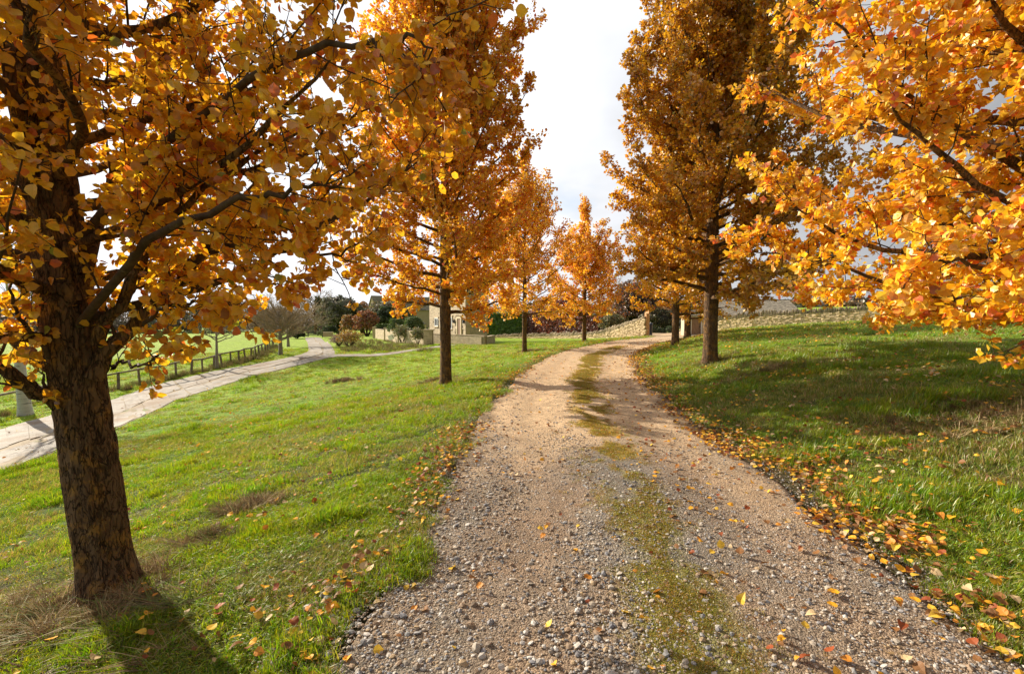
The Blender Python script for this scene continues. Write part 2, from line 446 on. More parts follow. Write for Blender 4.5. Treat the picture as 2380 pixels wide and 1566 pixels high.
M_slate = mat_surf('stone_slate', (0.20, 0.17, 0.13), (0.32, 0.27, 0.20), scale=5, rough=0.9, bump=0.4, use_col=True, c3=(0.16, 0.18, 0.09), c3_scale=1.5, c3_lo=0.6, c3_hi=0.8)
M_wood = mat_surf('weathered_wood', (0.17, 0.13, 0.095), (0.32, 0.27, 0.21), scale=6, rough=0.85, bump=0.4, stretch=(3, 3, 0.5), rand=0.15)
M_fence = mat_surf('fence_wood', (0.13, 0.10, 0.075), (0.27, 0.22, 0.16), scale=7, rough=0.85, bump=0.3, rand=0.15)
M_rail = mat_surf('pale_rail', (0.5, 0.46, 0.38), (0.62, 0.58, 0.5), scale=7, rough=0.8, bump=0.2)
M_cedar = mat_surf('new_timber', (0.42, 0.20, 0.09), (0.52, 0.28, 0.13), scale=4, rough=0.7, bump=0.2, stretch=(4, 4, 0.4))
M_door = mat_surf('door_planks', (0.17, 0.10, 0.06), (0.30, 0.19, 0.12), scale=5, rough=0.8, bump=0.3, stretch=(4, 4, 0.5), rand=0.2)
M_board = mat_surf('grey_weatherboard', (0.24, 0.25, 0.27), (0.34, 0.35, 0.37), scale=5, rough=0.8, bump=0.2, stretch=(0.5, 0.5, 4))
M_iron = mat_surf('black_iron', (0.012, 0.012, 0.014), (0.02, 0.02, 0.022), scale=8, rough=0.5, bump=0, spec=0.5)
M_bin = mat_surf('dark_plastic', (0.015, 0.02, 0.035), (0.025, 0.03, 0.05), scale=8, rough=0.4, bump=0, spec=0.5)
M_white = mat_surf('white_paint', (0.72, 0.72, 0.70), (0.8, 0.8, 0.78), scale=5, rough=0.6, bump=0.05)
M_glass = mat_surf('window_glass', (0.03, 0.04, 0.05), (0.06, 0.075, 0.09), scale=0.6, rough=0.06, bump=0, spec=0.9)
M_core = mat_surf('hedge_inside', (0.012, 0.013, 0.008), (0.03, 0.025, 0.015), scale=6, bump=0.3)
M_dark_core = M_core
# ------------------------------------------------------------------ terrain
CL = np.array([(0.4, -40), (0.55, -10), (0.72, 0), (0.75, 2), (0.94, 3.6), (1.07, 5.4), (1.16, 7.5), (1.62, 10.9), (2.35, 14.7), (3.45, 18.8),
               (5.3, 23), (7.9, 28), (11.2, 33), (13.5, 37.5), (14.8, 42), (15.6, 49), (16.2, 60)], float)
CLS = spline(CL, 420)
CLT = unit(np.gradient(CLS, axis=0))
CLA = np.concatenate([[0], np.cumsum(np.linalg.norm(np.diff(CLS, axis=0), axis=1))])
CLZ = np.interp(CLS[:, 1], [-40, 8, 20, 28, 34, 42, 60], [0, 0, 0.03, 0.05, -0.03, -0.21, -0.3])
HW = 1.66
def lateral(x, y):
    """signed distance to the drive's centre line (positive to the right), index of nearest sample"""
    x = np.asarray(x, float).ravel(); y = np.asarray(y, float).ravel()
    s = np.empty(len(x)); ix = np.empty(len(x), int)
    for a in range(0, len(x), 20000):
        dx = x[a:a + 20000, None] - CLS[None, :, 0]; dy = y[a:a + 20000, None] - CLS[None, :, 1]
        i = np.argmin(dx * dx + dy * dy, axis=1); r = np.arange(len(i))
        tx, ty = CLT[i, 0], CLT[i, 1]
        cr = dx[r, i] * ty - dy[r, i] * tx
        s[a:a + 20000] = np.sign(cr) * np.sqrt(dx[r, i] ** 2 + dy[r, i] ** 2); ix[a:a + 20000] = i
    return s, ix

def zt(x, y, bumps=True):
    shp = np.shape(x)
    x = np.asarray(x, float).ravel(); y = np.asarray(y, float).ravel()
    s, i = lateral(x, y)
    z = CLZ[i].copy()
    sl = np.maximum(-s - HW, 0)
    soft = sl * sl / (sl + 2.4)
    g = 0.215 * 8 * (1 - np.exp(-soft / 5.6)) * 1.08 + 0.03 * np.clip(sl - 8, 0, 10) + 0.02 * np.clip(sl - 18, 0, 42) + 0.028 * np.maximum(sl - 60, 0)
    g = g * (1 - 0.5 * smooth(14, 34, y) * (1 - smooth(-16, -34, x) * 0.25))
    sr = np.maximum(s - HW, 0)
    h = 0.29 * (sr * sr / (sr + 0.5))
    h = np.where(sr < 2.6, h, 0.29 * (2.6 * 2.6 / 3.1) + 0.085 * (sr - 2.6))
    h = np.minimum(h, 3.4 + 0.0 * sr)
    z = z - g + h
    if bumps:
        w = smooth(0.0, 0.8, np.abs(s) - HW + 0.15)
        near = 1 - smooth(30, 60, np.hypot(x, y))
        z = z + w * ((fbm(x * 0.9, y * 0.9, 3) - 0.5) * 0.10 + (fbm(x * 3.1, y * 3.1, 5) - 0.5) * 0.045 * near)
        z = z + (1 - w) * (fbm(x * 1.3, y * 0.8, 8) - 0.5) * 0.03
    return z.reshape(shp)

def gpt(u, v, far=400.0):
    """where the view ray through pixel u, v meets the ground"""
    r = ray(u, v); r = r / r[1]
    d = np.concatenate([np.arange(1.2, 60, 0.05), np.arange(60, far, 0.5)])
    P = np.array([0, 0, CAMZ])[None] + r[None] * d[:, None]
    b = P[:, 2] - zt(P[:, 0], P[:, 1])
    k = np.argmax(b < 0)
    if b[k] >= 0: k = len(d) - 1
    p = P[k].copy(); p[2] = zt(p[0:1], p[1:2])[0]
    return p
def gz(x, y): return float(zt(np.array([x]), np.array([y]))[0])

# ---- farm lane (far left), its edges read from the photograph
near_px = [(0, 1100), (130, 1050), (270, 995), (385, 943), (500, 902), (600, 872), (700, 848), (770, 830)]
far_px = [(0, 998), (130, 962), (260, 930), (350, 899), (450, 873), (530, 857), (600, 845), (690, 826)]
LN = [gpt(*p) for p in near_px]; LF = [gpt(*p) for p in far_px]
ext = lambda a, b, k: a + (a - b) / np.linalg.norm(a - b) * k
LN = [ext(LN[0], LN[1], 9)] + LN; LF = [ext(LF[0], LF[1], 9)] + LF
LN += [gpt(779, 826), gpt(774, 808), gpt(762, 796), gpt(748, 787), gpt(741, 784)]
LF += [gpt(714, 818), gpt(716, 805), gpt(714, 795), gpt(709, 787), gpt(712, 784)]
LN = spline(np.array(LN)[:, :2], 90); LF = spline(np.array(LF)[:, :2], 90)
def half_width(a, b):
    t_ = unit(np.gradient((a + b) / 2, axis=0)); w_ = b - a
    return np.abs(w_[:, 0] * t_[:, 1] - w_[:, 1] * t_[:, 0]) / 2
LANE_C = (LN + LF) / 2; LANE_W = half_width(LN, LF)
# footpath branching right along the foot of the garden wall
BN = spline(np.array([gpt(762, 831)[:2], gpt(800, 829)[:2], gpt(900, 825)[:2], gpt(1010, 809)[:2], gpt(1060, 803)[:2]]), 30)
BF = spline(np.array([gpt(770, 824)[:2], gpt(800, 824)[:2], gpt(900, 820)[:2], gpt(1010, 805)[:2], gpt(1060, 800)[:2]]), 30)
BR_C = (BN + BF) / 2; BR_W = half_width(BN, BF)
def dense(a, k=4):
    t = np.linspace(0, len(a) - 1, len(a) * k); i = np.arange(len(a))
    return np.c_[np.interp(t, i, a[:, 0]), np.interp(t, i, a[:, 1])]
OUTLINES = [(np.vstack([LN, LF[::-1]]), np.vstack([dense(LN), dense(LF)])), (np.vstack([BN, BF[::-1]]), np.vstack([dense(BN), dense(BF)]))]
def lane_dist(x, y):
    """<0 inside the lane or branch path, distance to the nearest edge outside"""
    x = np.asarray(x, float).ravel(); y = np.asarray(y, float).ravel()
    out = np.full(len(x), 99.0)
    m = (x < 3) & (x > -80) & (y > -5) & (y < 130)
    xs, ys = x[m], y[m]
    o = np.full(len(xs), 99.0)
    for poly, ed in OUTLINES:
        for a in range(0, len(xs), 8000):
            X, Y = xs[a:a + 8000], ys[a:a + 8000]
            d = np.sqrt(((X[:, None] - ed[None, :, 0]) ** 2 + (Y[:, None] - ed[None, :, 1]) ** 2).min(1))
            x0, y0 = poly[:, 0][None], poly[:, 1][None]; x1, y1 = np.roll(poly[:, 0], -1)[None], np.roll(poly[:, 1], -1)[None]
            c_ = ((y0 > Y[:, None]) != (y1 > Y[:, None])) & (X[:, None] < (x1 - x0) * (Y[:, None] - y0) / (y1 - y0 + 1e-12) + x0)
            d = np.where(c_.sum(1) % 2 == 1, -d, d)
            o[a:a + 8000] = np.minimum(o[a:a + 8000], d)
    out[m] = o
    return out

def axis(lo, hi, flo, fhi, step, grow=1.13):
    a = list(np.arange(flo, fhi, step))
    s, p = step, flo
    left = []
    while p > lo: s *= grow; p -= s; left.append(p)
    s, p = step, a[-1]
    while p < hi: s *= grow; p += s; a.append(p)
    return np.array(left[::-1] + a)
gx = axis(-500, 500, -22, 16, 0.2); gy = axis(-60, 900, 0.8, 34, 0.19, 1.07)
GX, GY = np.meshgrid(gx, gy)
GS, GI = lateral(GX, GY)
GZ = zt(GX, GY).ravel()
LD = lane_dist(GX, GY)
inside = smooth(HW - 0.02, HW - 0.35, np.abs(GS)) * (GY.ravel() < 49)
GZ -= 0.06 * inside + 0.06 * (1 - smooth(-0.55, -0.22, LD))
gxf, gyf = GX.ravel(), GY.ravel()
R_ = np.hypot(gxf, gyf)
n1 = fbm(gxf * 0.5, gyf * 0.5, 1, 4); n2 = fbm(gxf * 2.3, gyf * 2.3, 2, 3)
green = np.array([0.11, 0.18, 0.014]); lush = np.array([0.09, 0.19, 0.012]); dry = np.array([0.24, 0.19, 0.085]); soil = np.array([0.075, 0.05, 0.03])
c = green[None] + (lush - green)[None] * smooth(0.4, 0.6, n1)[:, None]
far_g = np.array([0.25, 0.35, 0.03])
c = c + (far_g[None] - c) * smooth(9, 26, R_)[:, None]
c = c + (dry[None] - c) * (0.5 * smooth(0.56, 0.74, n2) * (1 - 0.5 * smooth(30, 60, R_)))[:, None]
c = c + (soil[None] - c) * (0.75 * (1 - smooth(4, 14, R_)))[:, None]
edge = np.abs(np.abs(GS) - HW)
c = c + (soil[None] - c) * (0.6 * (1 - smooth(0.05, 0.4, edge)) * (GY.ravel() < 40))[:, None]
pad = (1 - smooth(0.0, 3.5, np.hypot(np.maximum(np.abs(gxf - 17) - 5, 0), np.maximum(np.abs(gyf - 46) - 4, 0))))
c = c + (np.array([0.42, 0.31, 0.2])[None] - c) * pad[:, None]
nx, ny = len(gx), len(gy)
ii = np.arange(nx * ny).reshape(ny, nx)
Fq = np.stack([ii[:-1, :-1], ii[:-1, 1:], ii[1:, 1:], ii[1:, :-1]], -1).reshape(-1, 4)

def mat_ground():
    m, N, L, out = nt('turf')
    bs = N.new('ShaderNodeBsdfPrincipled'); bs.inputs['Roughness'].default_value = 0.95; bs.inputs['Specular IOR Level'].default_value = 0.1
    at = N.new('ShaderNodeAttribute'); at.attribute_name = 'Col'
    tc = N.new('ShaderNodeTexCoord')
    src = at.outputs['Color']
    for sc_, lo, hi, seedv in ((2.2, 0.62, 1.35, 0), (11, 0.72, 1.25, 3), (50, 0.72, 1.3, 7)):
        mp = N.new('ShaderNodeMapping'); mp.inputs['Location'].default_value = (seedv, seedv, 0)
        nz = N.new('ShaderNodeTexNoise'); nz.inputs['Scale'].default_value = sc_; nz.inputs['Detail'].default_value = 4; nz.inputs['Roughness'].default_value = 0.65
        L.new(tc.outputs['Object'], mp.inputs['Vector']); L.new(mp.outputs[0], nz.inputs['Vector'])
        mr = N.new('ShaderNodeMapRange'); mr.inputs['From Min'].default_value = 0.3; mr.inputs['From Max'].default_value = 0.7
        mr.inputs['To Min'].default_value = lo; mr.inputs['To Max'].default_value = hi
        L.new(nz.outputs['Fac'], mr.inputs['Value'])
        sv = N.new('ShaderNodeVectorMath'); sv.operation = 'SCALE'
        L.new(src, sv.inputs[0]); L.new(mr.outputs['Result'], sv.inputs['Scale']); src = sv.outputs[0]
    L.new(src, bs.inputs['Base Color'])
    nb = N.new('ShaderNodeTexNoise'); nb.inputs['Scale'].default_value = 9; nb.inputs['Detail'].default_value = 7; nb.inputs['Roughness'].default_value = 0.75
    L.new(tc.outputs['Object'], nb.inputs['Vector'])
    b = N.new('ShaderNodeBump'); b.inputs['Strength'].default_value = 0.8; b.inputs['Distance'].default_value = 0.12
    L.new(nb.outputs['Fac'], b.inputs['Height']); L.new(b.outputs[0], bs.inputs['Normal'])
    L.new(bs.outputs[0], out.inputs[0])
    return m
M_ground = mat_ground()
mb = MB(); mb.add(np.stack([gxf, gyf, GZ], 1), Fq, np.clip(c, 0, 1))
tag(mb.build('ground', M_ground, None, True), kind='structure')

# ---- gravel drive: sheet draped a hair above the ground, with a skirt at its edges
arc = np.concatenate([np.arange(-6, 14, 0.07), np.arange(14, 50, 0.22)])
ci = np.array([np.interp(a, CLS[:, 1], np.arange(len(CLS))) for a in arc])
cx = np.interp(ci, np.arange(len(CLS)), CLS[:, 0]); cyy = np.interp(ci, np.arange(len(CLS)), CLS[:, 1])
tx = np.interp(ci, np.arange(len(CLS)), CLT[:, 0]); ty = np.interp(ci, np.arange(len(CLS)), CLT[:, 1])
NL = 61
lat = np.linspace(-1, 1, NL)
wl_ = HW + 0.16 * (fbm(arc * 1.1, arc * 0 + 3, 21, 3) - 0.5) * 2 - 0.13 * (1 - smooth(2.6, 5.0, arc)) + 0.1 * smooth(40, 46, arc) * 20
wr_ = HW + 0.26 * (fbm(arc * 0.8, arc * 0 + 9, 22, 3) - 0.5) * 2 + 0.1 * smooth(40, 46, arc) * 10
off = np.where(lat[None] < 0, lat[None] * wl_[:, None], lat[None] * wr_[:, None])
DX = cx[:, None] + ty[:, None] * off; DY = cyy[:, None] - tx[:, None] * off
def camber(o): return -0.018 * (np.exp(-((o + 0.78) / 0.28) ** 2) + np.exp(-((o - 0.85) / 0.28) ** 2)) + 0.015 * np.exp(-(o / 0.3) ** 2)
DZ = zt(DX, DY) + 0.012 - 0.10 * (np.abs(lat)[None] > 0.99)
DZ += camber(off)
dx_, dy_, of_ = DX.ravel(), DY.ravel(), off.ravel()
A = fbm(dx_ * 0.8, dy_ * 0.5, 31, 3); B = fbm(dx_ * 3.2, dy_ * 2.2, 33, 3); Cn = fbm(dx_ * 7, dy_ * 5, 35, 2)
tan = np.array([0.52, 0.365, 0.215]); redd = np.array([0.26, 0.175, 0.11]); grey = np.array([0.20, 0.172, 0.135]); moss = np.array([0.17, 0.155, 0.03]); gold = np.array([0.46, 0.30, 0.05])
farm = smooth(4.2, 8.0, dy_ + (A - 0.5) * 5)
c = grey[None] + (redd - grey)[None] * (smooth(0.42, 0.6, B) * 0.6)[:, None]
tr = np.exp(-((of_ + 0.72) / 0.36) ** 2) + np.exp(-((of_ - 0.95) / 0.42) ** 2)
c = c + (redd[None] * 1.1 - c) * (0.55 * tr)[:, None]
c = c + (tan[None] - c) * farm[:, None]
c = c * (1 + (Cn - 0.5)[:, None] * 0.35)
mid = np.exp(-((of_ - 0.12) / 0.26) ** 2)
ms = mid * smooth(0.22, 0.62, B) * (1 - smooth(20, 26, dy_))
mc = moss[None] + (gold - moss)[None] * smooth(4, 6.5, dy_)[:, None]
MOSS = np.clip(ms * 1.3, 0, 1)
MCOL = mc
edgeb = smooth(0.85, 1.0, np.abs(of_) / HW + (B - 0.5) * 0.35)
c = c + (np.array([0.12, 0.085, 0.05])[None] - c) * (0.75 * edgeb * (dy_ < 40))[:, None]
rows = len(arc); ii = np.arange(rows * NL).reshape(rows, NL)
Fq = np.stack([ii[:-1, :-1], ii[:-1, 1:], ii[1:, 1:], ii[1:, :-1]], -1).reshape(-1, 4)
def mat_drive():
    m, N, L, out = nt('gravel_surface')
    bs = N.new('ShaderNodeBsdfPrincipled'); bs.inputs['Roughness'].default_value = 0.92; bs.inputs['Specular IOR Level'].default_value = 0.2
    at = N.new('ShaderNodeAttribute'); at.attribute_name = 'Col'
    tc = N.new('ShaderNodeTexCoord')
    wn_ = N.new('ShaderNodeTexNoise'); wn_.inputs['Scale'].default_value = 30; wn_.inputs['Detail'].default_value = 2
    L.new(tc.outputs['Object'], wn_.inputs['Vector'])
    wa = N.new('ShaderNodeVectorMath'); wa.operation = 'SCALE'; wa.inputs['Scale'].default_value = 0.03; L.new(wn_.outputs['Color'], wa.inputs[0])
    wb = N.new('ShaderNodeVectorMath'); wb.operation = 'ADD'; L.new(tc.outputs['Object'], wb.inputs[0]); L.new(wa.outputs[0], wb.inputs[1])
    am = N.new('ShaderNodeAttribute'); am.attribute_name = 'Moss'
    mn = N.new('ShaderNodeTexNoise'); mn.inputs['Scale'].default_value = 45; mn.inputs['Detail'].default_value = 6; mn.inputs['Roughness'].default_value = 0.75
    L.new(tc.outputs['Object'], mn.inputs['Vector'])
    ma = N.new('ShaderNodeMath'); ma.operation = 'ADD'; L.new(am.outputs['Alpha'], ma.inputs[0]); L.new(mn.outputs['Fac'], ma.inputs[1])
    mm = N.new('ShaderNodeMapRange'); mm.inputs['From Min'].default_value = 0.66; mm.inputs['From Max'].default_value = 1.3; L.new(ma.outputs[0], mm.inputs['Value'])
    mxm = N.new('ShaderNodeMix'); mxm.data_type = 'RGBA'; L.new(mm.outputs['Result'], mxm.inputs['Factor']); L.new(at.outputs['Color'], mxm.inputs['A']); L.new(am.outputs['Color'], mxm.inputs['B'])
    vo = N.new('ShaderNodeTexVoronoi'); vo.inputs['Scale'].default_value = 95; vo.inputs['Randomness'].default_value = 1
    L.new(wb.outputs[0], vo.inputs['Vector'])
    sp = N.new('ShaderNodeSeparateColor'); L.new(vo.outputs['Color'], sp.inputs[0])
    mr = N.new('ShaderNodeMapRange'); mr.inputs['To Min'].default_value = 0.6; mr.inputs['To Max'].default_value = 1.4
    L.new(sp.outputs[0], mr.inputs['Value'])
    s1 = N.new('ShaderNodeVectorMath'); s1.operation = 'SCALE'
    L.new(mxm.outputs['Result'], s1.inputs[0]); L.new(mr.outputs['Result'], s1.inputs['Scale'])
    nz = N.new('ShaderNodeTexNoise'); nz.inputs['Scale'].default_value = 4; nz.inputs['Detail'].default_value = 8; nz.inputs['Roughness'].default_value = 0.7
    L.new(tc.outputs['Object'], nz.inputs['Vector'])
    m2 = N.new('ShaderNodeMapRange'); m2.inputs['From Min'].default_value = 0.3; m2.inputs['From Max'].default_value = 0.7; m2.inputs['To Min'].default_value = 0.78; m2.inputs['To Max'].default_value = 1.2
    L.new(nz.outputs['Fac'], m2.inputs['Value'])
    s2 = N.new('ShaderNodeVectorMath'); s2.operation = 'SCALE'
    L.new(s1.outputs[0], s2.inputs[0]); L.new(m2.outputs['Result'], s2.inputs['Scale'])
    L.new(s2.outputs[0], bs.inputs['Base Color'])
    b = N.new('ShaderNodeBump'); b.inputs['Strength'].default_value = 0.7; b.inputs['Distance'].default_value = 0.012; b.invert = True
    L.new(vo.outputs['Distance'], b.inputs['Height'])
    b2 = N.new('ShaderNodeBump'); b2.inputs['Strength'].default_value = 0.5; b2.inputs['Distance'].default_value = 0.05
    L.new(nz.outputs['Fac'], b2.inputs['Height']); L.new(b.outputs[0], b2.inputs['Normal'])
    L.new(b2.outputs[0], bs.inputs['Normal'])
    L.new(bs.outputs[0], out.inputs[0])
    return m
mb = MB(); mb.add(np.stack([dx_, dy_, DZ.ravel()], 1), Fq, np.clip(c, 0, 1))
drive = tag(mb.build('gravel_drive', mat_drive(), None, True), kind='structure')
am = drive.data.attributes.new('Moss', 'FLOAT_COLOR', 'POINT')
am.data.foreach_set('color', np.concatenate([MCOL, MOSS[:, None]], 1).ravel().astype(np.float32))

# ---- concrete farm lane: bedding plus cracked slabs (two strips with a worn earth seam)
M_conc = mat_surf('old_concrete', (0.23, 0.195, 0.155), (0.35, 0.31, 0.255), scale=2.5, rough=0.85, bump=0.4, bscale=30, c3=(0.22, 0.15, 0.09), c3_scale=0.9, c3_lo=0.48, c3_hi=0.66, rand=0.10)
M_bed = mat_surf('lane_bed', (0.20, 0.15, 0.09), (0.34, 0.26, 0.16), scale=3, bump=0.6, c3=(0.13, 0.15, 0.03), c3_scale=1.2, c3_lo=0.55, c3_hi=0.65)
def strip(name, Np, Fp, mat, dz, thick, parent=None, kind=None):
    n = len(Np)
    m_ = 5
    t = np.linspace(0, 1, m_)
    X = Np[:, None, 0] * (1 - t) + Fp[:, None, 0] * t; Y = Np[:, None, 1] * (1 - t) + Fp[:, None, 1] * t
    Z = zt(X, Y) + dz
    ii = np.arange(n * m_).reshape(n, m_)
    top = np.stack([ii[:-1, :-1], ii[1:, :-1], ii[1:, 1:], ii[:-1, 1:]], -1).reshape(-1, 4)[:, ::-1]
    V = np.stack([X.ravel(), Y.ravel(), Z.ravel()], 1)
    ring = np.concatenate([ii[:, 0], ii[-1, 1:], ii[:-1, -1][::-1], ii[0, 1:-1][::-1]])
    lo = V[ring] - [0, 0, thick]
    k = len(ring); a = np.arange(k); b = (a + 1) % k
    sk = np.stack([ring[a], ring[b], len(V) + b, len(V) + a], 1)
    mb = MB(); mb.add(np.vstack([V, lo]), np.vstack([top, sk]))
    o = mb.build(name, mat, parent)
    if kind: o['kind'] = kind
    return o
lane = strip('farm_lane', LN[:], LF[:], M_bed, 0.008, 0.15, None, 'structure')
strip('footpath', BN, BF, M_conc, 0.028, 0.12, None, 'structure')
def lerp_edge(f): return LN * (1 - f) + LF * f
arcl = np.concatenate([[0], np.cumsum(np.linalg.norm(np.diff(LANE_C, axis=0), axis=1))])
for fa, fb, ph in ((0.01, 0.40, 0.0), (0.47, 0.985, 0.5)):
    p = ph
    while p < arcl[-1] - 0.5:
        ln = rng.uniform(0.9, 2.1) if p < 22 else rng.uniform(2.5, 4.5)
        q = min(p + ln, arcl[-1])
        g = 0.018 if p < 25 else 0.03
        ss = np.linspace(p + g, q - g, 5)
        wob = 0.03 * rng.normal(size=2)
        ja, jb = rng.normal(0, 0.012, 2)
        ea, eb = lerp_edge(fa + ja), lerp_edge(fb + jb)
        sh = rng.uniform(-0.12, 0.12)
        Np = np.stack([np.interp(ss + sh, arcl, ea[:, k]) for k in (0, 1)], 1); Fp = np.stack([np.interp(ss + sh * rng.uniform(0, 1), arcl, eb[:, k]) for k in (0, 1)], 1)
        strip('concrete_slab', Np, Fp, M_conc, 0.02 + rng.uniform(0, 0.008), 0.05, lane)
        p = q

# ------------------------------------------------------------------ scattering by geometry nodes
def scatter(name, protos, P, rot, scl, kind='stuff', label=None, cat=None):
    me = bpy.data.meshes.new(name)
    me.vertices.add(len(P)); me.vertices.foreach_set('co', np.asarray(P, np.float32).ravel())
    a = me.attributes.new('rot', 'FLOAT_VECTOR', 'POINT'); a.data.foreach_set('vector', np.asarray(rot, np.float32).ravel())
    a = me.attributes.new('scl', 'FLOAT_VECTOR', 'POINT'); a.data.foreach_set('vector', np.asarray(scl, np.float32).ravel())
    a = me.attributes.new('pick', 'INT', 'POINT'); a.data.foreach_set('value', rng.integers(0, len(protos), len(P)).astype(np.int32))
    o = obj(name, me)
    tag(o, label, cat, None, kind)
    g = bpy.data.node_groups.new(name, 'GeometryNodeTree')
    g.interface.new_socket('Geometry', in_out='INPUT', socket_type='NodeSocketGeometry')
    g.interface.new_socket('Geometry', in_out='OUTPUT', socket_type='NodeSocketGeometry')
    N, L = g.nodes, g.links
    gi = N.new('NodeGroupInput'); go = N.new('NodeGroupOutput')
    mp = N.new('GeometryNodeMeshToPoints')
    L.new(gi.outputs[0], mp.inputs['Mesh'])
    ip = N.new('GeometryNodeInstanceOnPoints'); ip.inputs['Pick Instance'].default_value = True
    L.new(mp.outputs[0], ip.inputs['Points'])
    jn = N.new('GeometryNodeJoinGeometry')
    for p in protos:
        oi = N.new('GeometryNodeObjectInfo'); oi.inputs['Object'].default_value = p; oi.inputs['As Instance'].default_value = True
        L.new(oi.outputs['Geometry'], jn.inputs[0])
    L.new(jn.outputs[0], ip.inputs['Instance'])
    for nm, dt, sock in (('rot', 'FLOAT_VECTOR', 'Rotation'), ('scl', 'FLOAT_VECTOR', 'Scale'), ('pick', 'INT', 'Instance Index')):
        na = N.new('GeometryNodeInputNamedAttribute'); na.data_type = dt; na.inputs['Name'].default_value = nm
        L.new(na.outputs['Attribute'], ip.inputs[sock])
    L.new(ip.outputs[0], go.inputs[0])
    md = o.modifiers.new('scatter', 'NODES'); md.node_group = g
    return o

def clump(nblades, rad, h, w, palette, lean=0.45, dirbias=(0, 0), seed=0, segs=3, mat=None):
    r = np.random.default_rng(seed)
    mb = MB()
    for k in range(nblades):
        a = r.uniform(0, 2 * PI); q = rad * math.sqrt(r.uniform())
        base = np.array([q * math.cos(a), q * math.sin(a), -0.005])
        hh = h * r.uniform(0.45, 1.15); ww = w * r.uniform(0.7, 1.3)
        la = r.uniform(0, 2 * PI); l = lean * r.uniform(0.2, 1.3)
        ld = np.array([math.cos(la) * l + dirbias[0], math.sin(la) * l + dirbias[1]])
        sa = r.uniform(0, 2 * PI); sd = np.array([math.cos(sa), math.sin(sa), 0]) * ww / 2
        V = []
        for s in range(segs):
            t = s / segs
            cpt = base + np.array([ld[0] * t ** 1.7 * hh, ld[1] * t ** 1.7 * hh, hh * (t - 0.25 * t * t * np.hypot(*ld))])
            V += [cpt - sd * (1 - 0.5 * t), cpt + sd * (1 - 0.5 * t)]
        V.append(base + np.array([ld[0] * hh, ld[1] * hh, hh * (1 - 0.25 * np.hypot(*ld))]))
        n = mb.n
        cb = pick(palette, 1, 0.15, r)[0]
        mb.v.append(np.array(V)); mb.c.append(np.tile(cb, (len(V), 1))); mb.n += len(V)
        for s in range(segs - 1):
            i0 = n + 2 * s
            mb.f.setdefault(4, []).append(np.array([[i0, i0 + 1, i0 + 3, i0 + 2]]))
        i0 = n + 2 * (segs - 1)
        mb.f.setdefault(3, []).append(np.array([[i0, i0 + 1, i0 + 2]]))
    me = mb.mesh('grass_tuft', mat or M_grass, False)
    return bpy.data.objects.new('grass_tuft', me)
GP = [(0.20, 0.31, 0.010, 4), (0.30, 0.39, 0.018, 3), (0.11, 0.20, 0.008, 3), (0.36, 0.33, 0.10, 0.9), (0.48, 0.37, 0.18, 0.5)]
GP2 = [(0.20, 0.28, 0.02, 3), (0.33, 0.31, 0.08, 2), (0.46, 0.35, 0.17, 2), (0.14, 0.2, 0.03, 1)]
SP = [(0.27, 0.18, 0.08, 4), (0.15, 0.095, 0.045, 3), (0.40, 0.29, 0.14, 1.4), (0.12, 0.17, 0.03, 3.5)]
lawn = [clump(44, 0.075, 0.052, 0.0042, GP, 0.8, (0.25, -0.15), s) for s in range(5)]
tall = [clump(46, 0.08, 0.07, 0.0048, GP, 0.8, (0.35, -0.2), s + 20) for s in range(3)]
mixed = [clump(40, 0.08, 0.055, 0.004, GP2, 0.9, (0.1, 0), s + 40) for s in range(3)]
TONES = [[(0.34, 0.24, 0.11, 1), (0.26, 0.17, 0.08, 1)], [(0.17, 0.10, 0.05, 1), (0.11, 0.07, 0.035, 1)], [(0.44, 0.33, 0.17, 1), (0.30, 0.21, 0.1, 1)], [(0.10, 0.17, 0.02, 1), (0.2, 0.24, 0.06, 1)], [(0.22, 0.15, 0.07, 1), (0.13, 0.16, 0.04, 1)]]
straw = [clump(18, 0.07, 0.24, 0.0085, TONES[s], 0.7, (1.0, 0.0), s + 60, 4, M_straw) for s in range(5)]

def wedge(n, r0, r1, power, amax=60):
    """random points in the camera's wedge; power shapes the radial fall-off"""
    t = rng.uniform(0, 1, n)
    r = (r0 ** power + t * (r1 ** power - r0 ** power)) ** (1 / power)
    a = np.radians(rng.uniform(-amax, amax, n))
    return r * np.sin(a), r * np.cos(a)
def on_turf(x, y, ragged=0.18):
    s, i = lateral(x, y)
    n_ = (fbm(x * 2.1, y * 2.1, 51, 3) - 0.5) * 2
    ok = np.abs(s) > HW - 0.02 + n_ * ragged * 1.6 - 0.15 * (s < 0) * (1 - smooth(2.6, 5.0, y))
    ok &= lane_dist(x, y) > -0.03 + 0.12 * n_
    ok &= ~((s > 0) & (s < HW + 0.06 + 0.2 * n_) & (y > 2.6) & (y < 26))
    ok &= ~((y > 38) & (x > 11.5))
    return ok, s
gxp, gyp = [], []
for n_, r0, r1, pw in ((21000, 1.3, 5, 1.4), (24000, 5, 14, 1.3), (22000, 14, 42, 1.3)):
    a_, b_ = wedge(n_, r0, r1, pw); gxp.append(a_); gyp.append(b_)
gxp = np.concatenate(gxp); gyp = np.concatenate(gyp)
ok, s_ = on_turf(gxp, gyp)
gxp, gyp, s_ = gxp[ok], gyp[ok], s_[ok]
pz = zt(gxp, gyp)
dist = np.hypot(gxp, gyp)
nn = fbm(gxp * 1.6, gyp * 1.6, 61, 3)
sc0 = np.interp(dist, [0, 4, 10, 20, 42], [0.8, 0.95, 1.35, 2.0, 3.0]) * rng.uniform(0.7, 1.3, len(dist))
hz = sc0 * np.interp(nn, [0.3, 0.5, 0.7], [0.6, 0.95, 1.45]) * np.where(dist > 14, 0.75, 1.0)
hz *= np.where(s_ > 0, 1.15, 0.95)
